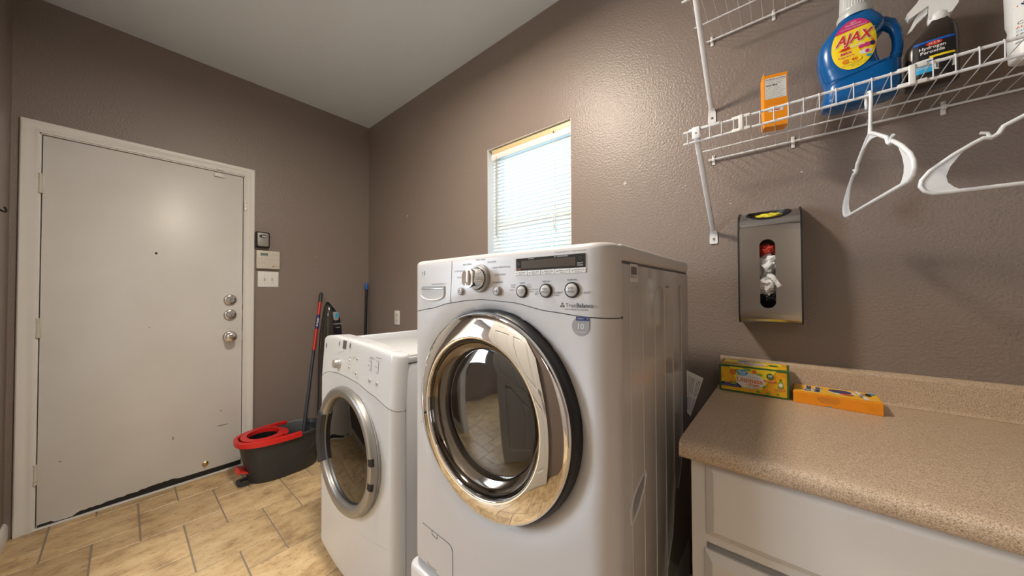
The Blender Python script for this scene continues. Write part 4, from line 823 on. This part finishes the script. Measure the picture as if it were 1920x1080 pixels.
b.m('yellow').disc(FT, .105, .034, .040, .026, c=.0009, seg=36); b.m('orangelight').disc(FT, .105, .034, .036, .022, c=.0012, seg=36); b.m('labelwhite').disc(FT, .112, .036, .030, .019, c=.0015, seg=32); b.m('navy').disc(FT, .108, .040, .026, .013, c=.0018, seg=32); b.m('labelred').disc(FT, .122, .024, .016, .006, c=.0020, seg=20)
b.m('labelwhite').text(FT, 'Dust\nMop', .046, .034, .021, .0009, bold=.0028, rot=PI/2); b.m('navy').text(FT, 'Dust\nMop', .046, .034, .021, .0016, bold=.0006, rot=PI/2)
b.m('labelwhite').poly(FT, [(.140, .060), (.150, .060), (.168, .006), (.156, .006)], .0015); b.m('navy').text(FT, 'REFILLS', .154, .034, .011, .0020, rot=PI/2-.25); b.m('rubber').disc(FT, .168, .044, .007, .010, c=.0018, seg=20); b.m('cyan').disc(FT, .176, .054, .009, .006, c=.0016, seg=20); b.m('grey').text(FT, '16', .022, .022, .008, .0010)
b.m('orangeprint').text(FF, 'traps and locks dust', .083, .030, .0048, .0010); b.m('grey')
for k_, s_ in enumerate(('Guaranteed by us to clean', 'unwrap and fluff before use', 'refills for one month')): b.text(FF, s_, .080, .024-k_*.0052, .0046, .0010)
b.m('orangelight'); [b.rect(FF, .140+k_*.004, .0275-k_*.0042, .176, .0285-k_*.0042, .0008) for k_ in range(5)]
b.m('cyan').disc(FF, .082, .0012, .006, .0012, c=.0010, seg=14); b.build('printed_panel', t, 0, fix=False)

# ------------------------------------------------------------------ bag dispenser
dp = thing('bag_dispenser', (2.9, 0, 1.1), 'stainless steel plastic bag dispenser with oval slot on the back wall', 'bag dispenser')
X0, X1 = 2.8235, 2.983
prof = [(-.001, 1.478), (-.020, 1.4775), (-.050, 1.470), (-.074, 1.457), (-.090, 1.440), (-.099, 1.420), (-.1025, 1.395)]; profb = [(-.1025, 1.135), (-.101, 1.118), (-.094, 1.104), (-.082, 1.097), (-.001, 1.096)]
b = mb('steel')
# upper curved sheet with oval opening
N = 44; u_ = []; pl = [V((0, *p)) for p in prof]; 
ln = [0]
for i in range(1, len(pl)): ln.append(ln[-1]+(pl[i]-pl[i-1]).length)
def onp(s_):
    for i in range(1, len(ln)):
        if s_ <= ln[i]+1e-9: t_ = (s_-ln[i-1])/(ln[i]-ln[i-1]); return pl[i-1].lerp(pl[i], t_)
    return pl[-1]
ocx, ocs, orx, ors = 2.9015, .066, .0575, .032; vs = []; fs = []; ns = 30
for k_ in range(ns+1):
    for i in range(N+1):
        x = X0+(X1-X0)*i/N; s_ = ln[-1]*k_/ns; vs.append([x, s_])
idx = lambda k_, i: k_*(N+1)+i; ins = [((x-ocx)/orx)**2+((s_-ocs)/ors)**2 < 1 for x, s_ in vs]
for k_ in range(ns):
    for i in range(N):
        q = [idx(k_, i), idx(k_, i+1), idx(k_+1, i+1), idx(k_+1, i)]
        if sum(ins[j] for j in q) < 4: fs.append(q)
for q in fs:
    for j in q:
        if ins[j]: a = math.atan2((vs[j][1]-ocs)/ors, (vs[j][0]-ocx)/orx); vs[j] = [ocx+orx*math.cos(a), ocs+ors*math.sin(a)]; 
b.add([V((x, onp(s_).y, onp(s_).z)) for x, s_ in vs], fs)
sl = [(2.8995+.0205*math.cos(a), 1.351+.0205*math.sin(a)) for a in [PI*i/14 for i in range(15)]]+[(2.8995+.0205*math.cos(a), 1.166+.0205*math.sin(a)) for a in [PI+PI*i/14 for i in range(15)]]
b.prism(rc(X0, 1.135, X1, 1.395), .1015, .1025, XZ, [sl]); b.loft([[V((X0, y, z_)), V((X1, y, z_))] for y, z_ in profb], False, False, False); b.build('steel_shell', dp, 50, fix=False)
side = [(0, 1.481)]+[(y-.0035, z_+.003) for y, z_ in prof[1:]]+[(y-.0035, z_-.002) for y, z_ in profb[:-1]]+[(0, 1.093)]
for x0, x1 in ((X0-.0035, X0+.001), (X1-.001, X1+.0035)):
    mb('black').loft([[V((x, y, z_)) for y, z_ in side] for x in (x0, x1)]).build('end_cap', dp)
b = mb('black'); seg = 48; rr = lambda k_, off, dep: [V((ocx+(orx+off)*math.cos(a), onp(max(0, ocs+(ors+off)*math.sin(a))).y, onp(max(0, ocs+(ors+off)*math.sin(a))).z)) + V((0, -.5, .85))*dep for a in [2*PI*j/seg for j in range(seg)]]
b.loft([rr(0, .0035, .0), rr(0, .003, .003), rr(0, -.002, .003), rr(0, -.008, -.014)], False, False); b.build('top_opening', dp, 60)
def blob(c, r, sc, m_, seed, amp=.35, name='plastic_bag'):
    bm_ = bmesh.new(); bmesh.ops.create_icosphere(bm_, subdivisions=4, radius=1); from mathutils import noise as N_
    for v in bm_.verts:
        p = v.co.copy(); k_ = 1+amp*(N_.noise(p*2.2+V((seed, 0, 0)))+.6*abs(N_.noise(p*5+V((0, seed, 0)))))-.1; v.co = V((c[0]+p.x*k_*r*sc[0], c[1]+p.y*k_*r*sc[1], c[2]+p.z*k_*r*sc[2]))
    return MB().m(m_).bm(bm_)
def bag(c, r, sc, m_, seed, label): o = blob(c, r, sc, m_, seed).build('plastic_bag', None, 25); tag(o, label, 'plastic bag', 'plastic bags in the dispenser')
bag((2.895, -.062, 1.340), .034, (1.0, .9, .62), 'bagred', 3.1, 'red printed bag crumpled at the top of the dispenser slot')
bag((2.903, -.062, 1.290), .046, (1.0, .75, .85), 'bag', 5.7, 'white bag stuffed behind the upper dispenser slot under the red one')
bag((2.897, -.062, 1.224), .048, (1.0, .78, .85), 'bag', 9.2, 'white bag bulging out in the middle of the dispenser slot')
bag((2.898, -.056, 1.178), .034, (1.1, .9, .7), 'bagblack', 1.4, 'black bag at the bottom of the dispenser slot')
bag((2.902, -.060, 1.452), .040, (1.0, .42, .30), 'bagyellow', 2.8, 'yellow bag showing in the oval top opening of the dispenser')
b = mb('bag'); b.tube([(2.905, -.085, 1.252), (2.915, -.108, 1.243), (2.923, -.112, 1.228), (2.930, -.111, 1.216)], [.010, .008, .006, .0075], 8); tag(b.build('plastic_bag'), 'white bag tail poking out to the right of the dispenser slot', 'plastic bag', 'plastic bags in the dispenser')

# ------------------------------------------------------------------ things on the left wall
kb = thing('key_lock_box', (0, -.80, 1.59), 'small black and grey combination key box on the wall beside the door', 'key box')
mb('black').box((-.0, -.847, 1.536), (.038, -.760, 1.652), .012, 4).build('body', kb)
b = mb('keybox').prism(rrect(-.835, 1.546, -.770, 1.643, .010), .037, .0415, WA, bev=.0015); fpn = b.build('front_plate', kb)
b = mb('black').disc(WA, -.8025, 1.618, .025, .012, c=.0420, seg=28); b.m('labelwhite'); [b.rect(WA, -.809+i*.0095, 1.612, -.802+i*.0095, 1.624, .0428) for i in range(3)]; b.m('grey'); [b.text(WA, s_, -.8055+i*.0095, 1.618, .009, .0432) for i, s_ in enumerate('058')]; b.build('number_dials', kb, 0)
al = thing('alarm_keypad', (0, -.76, 1.44), 'ivory alarm keypad with small grey display below the key box', 'keypad')
mb('ivory').box((.0, -.838, 1.384), (.026, -.695, 1.518), .006, 3).build('housing', al)
AF = frame((.0263, 0, 0), (0, 1, 0), (0, 0, 1)); b = mb('lcdgreen').rect(AF, -.815, 1.482, -.770, 1.500, .0004); b.m('midgrey').rect(AF, -.82, 1.478, -.767, 1.4805, .0004); b.rect(AF, -.832, 1.456, -.70, 1.4572, .0004); b.tube([AF(-.752, 1.482, .0003), AF(-.735, 1.490, .0003), AF(-.715, 1.495, .0003)], .001, 4)
for y, z_ in ((-.716, 1.488), (-.716, 1.478), (-.707, 1.488), (-.707, 1.478)): b.disc(AF, y, z_, .0018, c=.0004, seg=8)
b.text(AF, 'ADEMCO', -.795, 1.428, .007, .0004); b.text(AF, 'Alarm', -.716, 1.404, .010, .0004, bold=.0002); b.m('labelred').poly(AF, [(-.745, 1.400), (-.733, 1.400), (-.729, 1.406), (-.741, 1.408)], .0006); b.build('display', al, 0)
sw = thing('light_switch', (0, -.76, 1.31), 'white double toggle light switch plate below the alarm keypad', 'light switch')
mb('white').box((0, -.826, 1.251), (.006, -.698, 1.366), .003, 3).build('plate', sw)
for y in (-.785, -.739):
    b = mb('ivory').box((.006, y-.005, 1.296), (.0075, y+.005, 1.321), .0005); b.box((.006, y-.0035, 1.306), (.018, y+.0035, 1.317), .0015); b.build('toggle', sw)
    [mb('midgrey').disc(WA, y, z_, .0022, c=.0063, seg=10).build('screw', sw) for z_ in (1.336, 1.281)]
ol = thing('wall_outlet', (.49, 0, 1.0), 'white wall outlet behind the dryer on the back wall', 'outlet')
mb('white').box((.455, -.006, .943), (.528, -.0, 1.058), .003, 3).build('plate', ol)
b = mb('ivory').prism(rrect(.474, 1.006, .509, 1.038, .010), .006, .0085, XZ); b.prism(rrect(.474, .963, .509, .995, .010), .006, .0085, XZ); b.m('grey')
for z_ in (1.022, .979):
    for x in (.485, .497): b.rect(XZ, x-.0012, z_-.004, x+.0012, z_+.005, .0088)
b.build('socket', ol)
hk = thing('wall_hook', (.31, YC, 1.575), 'small black wall hook at the left edge of the photo', 'hook')
b = mb('black'); b.tube([(.275, YC+.001, 1.60), (.275, YC+.001, 1.57)], .006, 8); b.tube([(.275, YC+.003, 1.585), (.290, YC+.018, 1.572), (.31, YC+.030, 1.566), (.335, YC+.034, 1.570), (.343, YC+.030, 1.583)], .0035, 8); b.build('hook', hk)

# ------------------------------------------------------------------ mop bucket, mop, pole, vacuum
bk = thing('mop_bucket', (.300, -.758, 0), 'charcoal oval spin mop bucket with red wringer beside the door', 'bucket')
def oval(cx, cy, a, d, z_, n=2.4, seg=56, rot=0.0): return superring(cx, cy, a, d, z_, n, seg, rot)
BC = (.300, -.758)
b = mb('darkgrey'); out = [oval(*BC, .112, .190, .004), oval(*BC, .116, .196, .012), oval(BC[0], BC[1]-.005, .130, .215, .14), oval(BC[0], BC[1]-.010, .142, .232, .243), oval(BC[0], BC[1]-.010, .152, .246, .247), oval(BC[0], BC[1]-.010, .156, .250, .262), oval(BC[0], BC[1]-.010, .150, .244, .270), oval(BC[0], BC[1]-.010, .143, .237, .262), oval(BC[0], BC[1]-.006, .124, .208, .10), oval(*BC, .108, .186, .012)]
b.loft(out); bkb = b.build('tub', bk, 50)
b = mb('darkgrey'); b.tube([V((BC[0]+.118+.012*t_, -.84+.25*t_, .03+.16*t_**1.3)) for t_ in [i/8 for i in range(9)]], .0025, 6); b.build('moulded_line', bk)
b = mb('red')    # wringer rim over the front half
arc = [math.radians(a) for a in range(168, 373, 6)]; cyy = BC[1]-.010
def rimp(a, sc, dz): c, s_ = math.cos(a), math.sin(a); n = 2.4; return V((BC[0]+(.158+sc)*math.copysign(abs(c)**(2/n), c), cyy+(.252+sc)*math.copysign(abs(s_)**(2/n), s_), dz))
b.loft([[rimp(a, .003, .250), rimp(a, .004, .279), rimp(a, -.010, .284), rimp(a, -.018, .280), rimp(a, -.018, .262)] for a in arc]); b.build('wringer_rim', bk, 45)
b = mb('red'); no = 40; bx, by = BC[0], -.875
outer = [V((bx+.128*math.cos(a), by+.118*math.sin(a)+(.02 if math.sin(a) > 0 else 0), .283 if math.sin(a) < .6 else .270)) for a in [2*PI*j/no for j in range(no)]]
innr = [V((bx+.092*math.cos(a), by+.086*math.sin(a), .286)) for a in [2*PI*j/no for j in range(no)]]; inn2 = [p+V((0, 0, -.03)) for p in innr]; outb = [p+V((0, 0, -.012)) for p in outer]
b.loft([outb, outer, innr, inn2], False, False); b.build('wringer_collar', bk, 40)
b = mb('black'); b.lathe([(.090, .262), (.086, .16), (.05, .15), (.001, .15)], lambda a, c, h: V((bx+a, by+c*.93, h)), seg=40); b.build('wringer_basket', bk)
b = mb('black'); [b.box((bx+.083*math.cos(a)-.002, by+.078*math.sin(a)-.002, .16), (bx+.083*math.cos(a)+.002, by+.078*math.sin(a)+.002, .262)) for a in [2*PI*j/24 for j in range(24)]]; b.build('basket_slots', bk)
b = mb('darkgrey'); b.prism(rrect(.245, -1.010, .345, -.925, .030), .003, .016, ID, [rrect(.268, -.990, .325, -.950, .018)]); b.build('foot_rest', bk)
b = mb('red'); b.loft([[V((x, y, z_)) for x in (.232, .338) for y, z_ in (((y0, z0), (y0, z0-.012)) if x < .3 else ((y0, z0-.012), (y0, z0)))] for y0, z0 in ((-1.012, .088), (-1.000, .100), (-.965, .082), (-.935, .055))]); b.build('pedal', bk)
bk.location.y += .022
mp = thing('spin_mop', (.15, -.56, 0), 'spin mop with red and grey handle standing in the bucket against the wall', 'mop')
q0, q1 = V((.27, -.63, .03)), V((.022, -.408, 1.208)); Q = lambda t_: q0.lerp(q1, t_)
b = mb('bluegrey').tube([Q(.0), Q(.33)], .0115, 14); b.tube([Q(.33), Q(.345)], .0135, 14); b.tube([Q(.345), Q(.62)], .0105, 14); b.build('lower_tube', mp)
mb('redtube').tube([Q(.62), Q(.935)], .0125, 14).build('red_sleeve', mp); b = mb('darkgrey').tube([Q(.935), Q(.985), Q(1.0)], [.0135, .0135, .009], 14); b.build('grip', mp)
mb('navy').tube([Q(.755), Q(.85)], .0129, 14).build('handle_label', mp)
dd = (q1-q0).normalized(); nn_ = V((1, -.3, 0)); nn_ = (nn_-dd*nn_.dot(dd)).normalized(); MF = frame(Q(.80)+nn_*.0133, dd, nn_.cross(dd)); mb('labelwhite').text(MF, 'O·Cedar', 0, 0, .019, .0002, bold=.0005).build('handle_lettering', mp, 0, fix=False)
b = mb('labelwhite'); rnd = random.Random(4)
for k_ in range(60):
    a = rnd.uniform(0, 2*PI); r_ = rnd.uniform(.02, .07); b.tube([Q(.0)+V((0, 0, .01)), V((.27+r_*.5*math.cos(a), -.63+r_*.5*math.sin(a), .035)), V((.27+r_*math.cos(a), -.63+r_*math.sin(a), .0185))], .0025, 4)
b.build('mop_head', mp)
pl_ = thing('broom_pole', (.03, -.05, 0), 'black pole with blue tip standing in the corner behind the dryer', 'pole')
mb('black').tube([(.06, -.075, .0), (.022, -.030, 1.238)], .0115, 14).build('tube', pl_); mb('bluetip').tube([(.0222, -.0303, 1.238), (.0220, -.0300, 1.245), (.0212, -.0285, 1.285), (.0208, -.028, 1.298)], [.0135, .0145, .0115, .008], 14).build('blue_tip', pl_)
vc = thing('upright_vacuum', (.24, -.36, 0), 'black upright vacuum cleaner with smoky bin standing in the corner behind the dryer', 'vacuum cleaner')
VC = (.21, -.375)
b = mb('darkgrey'); b.box((.08, -.500, .012), (.38, -.24, .085), .025, 4); b.build('floor_head', vc)
b = mb('midgrey'); b.box((.10, -.507, .03), (.36, -.497, .06), .004); b.build('front_bumper', vc)
b = mb('darkgrey')
for x in (.055, .375): mb('rubber').tube([(x, -.27, .045), (x+.03, -.27, .045)], .043, 20).build('wheel', vc)
b = mb('vacblack'); rg = []
for z_, a_, d_, cy in ((.07, .09, .07, -.36), (.30, .095, .070, -.385), (.60, .095, .062, -.392), (.80, .090, .058, -.394), (.92, .085, .055, -.394), (1.00, .075, .048, -.396), (1.045, .060, .040, -.404), (1.085, .042, .028, -.416), (1.115, .025, .017, -.426), (1.135, .012, .010, -.432)): rg.append(superring(VC[0], cy, a_, d_, z_, 2.8, 36))
b.loft(rg); b.build('body', vc, 50)
b = mb('vacsmoke'); rg = []
for z_, a_, d_, cy in ((.50, .050, .034, -.450), (.62, .060, .040, -.448), (.80, .064, .042, -.446), (.93, .062, .040, -.444), (1.02, .052, .033, -.442), (1.07, .040, .024, -.440), (1.11, .022, .014, -.438)): rg.append(superring(VC[0]+.04, cy, a_, d_, z_, 2.4, 32))
b.loft(rg); b.build('dust_bin', vc, 50)
VF = frame((.290, -.400, 0), (-.2, 1, 0), (0, 0, 1))
mb('midgrey').prism(rrect(-.018, .995, .022, 1.060, .012), -.03, .004, VF, bev=.002).build('latch', vc); b = mb('cyan').prism(rrect(-.008, 1.018, .016, 1.050, .004), .003, .006, VF); b.build('blue_button', vc)
mb('labelwhite').text(VF, 'POWERFORCE', .006, .968, .011, .0125).text(VF, 'Compact', .008, .942, .009, .0125).build('lettering', vc, 0, fix=False)
b = mb('black'); b.tube([(VC[0], -.42, 1.12), (VC[0]+.015, -.437, 1.135), (VC[0]+.03, -.462, 1.105), (VC[0]+.045, -.482, 1.02), (VC[0]+.05, -.500, .9), (VC[0]+.052, -.508, .75), (VC[0]+.05, -.508, .5), (VC[0]+.055, -.515, .3), (VC[0]+.06, -.50, .12)], .004, 8); b.build('power_cord', vc)

# ------------------------------------------------------------------ instruction tag and hose beside the washer
tg = thing('instruction_card', (2.71, -.25, .79), 'white printed instruction card wedged between washer and counter', 'card')
TF = frame((2.6885, -.250, .787), (.050, 0, -.018), (.30, 0, .95)); TF = lambda a, b_, c=0.0: V((2.6890, -.25, .800))+V((.052, 0, -.020))*a+V((.0, 0, 1))*0+V((.0, 0, 0))+(V((-.003, 0, .142)) if False else V((.0, 0, .140)))*b_ + V((.0, -c, 0))
crn = [V((2.6885, -.25, .800)), V((2.6985, -.25, .791)), V((2.737, -.25, .921)), V((2.6885, -.25, .940))]
TG = lambda a, b_, c=0.0: (crn[0].lerp(crn[1], a)).lerp(crn[3].lerp(crn[2], a), b_)+V((0, -c, 0))
mb('labelwhite').loft([[TG(a, b_, c) for a, b_ in ((0, 0), (1, 0), (1, 1), (0, 1))] for c in (0, .0012)]).build('sheet', tg, 0)
b = mb('grey')
for k_ in range(9):
    a_ = .12+k_*.095
    if k_ == 5: continue
    for s0, s1 in ((.08, .42), (.50, .90)): b.add([TG(a_, s0, .0016), TG(a_+.028, s0, .0016), TG(a_+.028, s1, .0016), TG(a_, s1, .0016)], [[0, 1, 2, 3]])
b.m('orangeprint').add([TG(.05, .44, .0016), TG(.2, .44, .0016), TG(.2, .48, .0016), TG(.05, .48, .0016)], [[0, 1, 2, 3]]); b.m('cyan').add([TG(.05, .10, .0017), TG(.15, .10, .0017), TG(.15, .38, .0017), TG(.05, .38, .0017)], [[0, 1, 2, 3]]); b.build('printing', tg, 0, fix=False)
ho = mb('midgrey'); ho.tube([(2.735, -.10, .75), (2.737, -.14, .60), (2.732, -.22, .45), (2.735, -.34, .33), (2.74, -.45, .22), (2.74, -.50, .1), (2.735, -.40, .014)], .009, 10); tag(ho.build('drain_hose'), 'grey drain hose hanging in the dark gap between washer and cabinet', 'hose')

# ------------------------------------------------------------------ kitchen seen through the doorway in the chrome door
def kcab(x0, x1, z0, z1, dep, label, nd=2):
    t = thing('kitchen_cabinet', ((x0+x1)/2, -5.0, z0), label, 'cabinet'); y1 = -5.2+dep
    mb('kcab').box((x0, -5.19, z0), (x1, y1, z1)).build('body', t, 0)
    for i in range(nd):
        a, c = x0+(x1-x0)*i/nd+.01, x0+(x1-x0)*(i+1)/nd-.01; b = mb('kcab'); Kf = lambda x, z_, h=0.0: V((x, y1+h, z_))
        b.loft([[Kf(a+d, z0+.02+d, h), Kf(c-d, z0+.02+d, h), Kf(c-d, z1-.02-d, h), Kf(a+d, z1-.02-d, h)] for d, h in ((0, 0), (0, .018), (.05, .018), (.055, .009), (.07, .009), (.09, .016))]); b.build('cabinet_door', t, 0)
kcab(.6, 1.7, .0, .88, .6, 'cream kitchen base cabinet left of the black range'); kcab(2.46, 4.2, .0, .88, .6, 'cream kitchen base cabinet right of the black range', 4)
kcab(.6, 1.7, 1.4, 2.4, .33, 'cream kitchen wall cabinet left of the black range'); kcab(2.46, 4.2, 1.4, 2.4, .33, 'cream kitchen wall cabinet right of the black range', 4); kcab(1.7, 2.46, 1.85, 2.4, .33, 'short cream kitchen wall cabinet over the black range')
rg_ = thing('kitchen_range', (2.08, -4.9, 0), 'black kitchen range in the room beyond the doorway', 'range')
b = mb('black').box((1.71, -5.18, 0), (2.45, -4.57, .90), .01); b.box((1.71, -5.18, .90), (2.45, -5.08, 1.05), .01); b.build('body', rg_); mb('nickel').tube([(1.78, -4.545, .72), (2.38, -4.545, .72)], .012, 10).build('oven_handle', rg_)
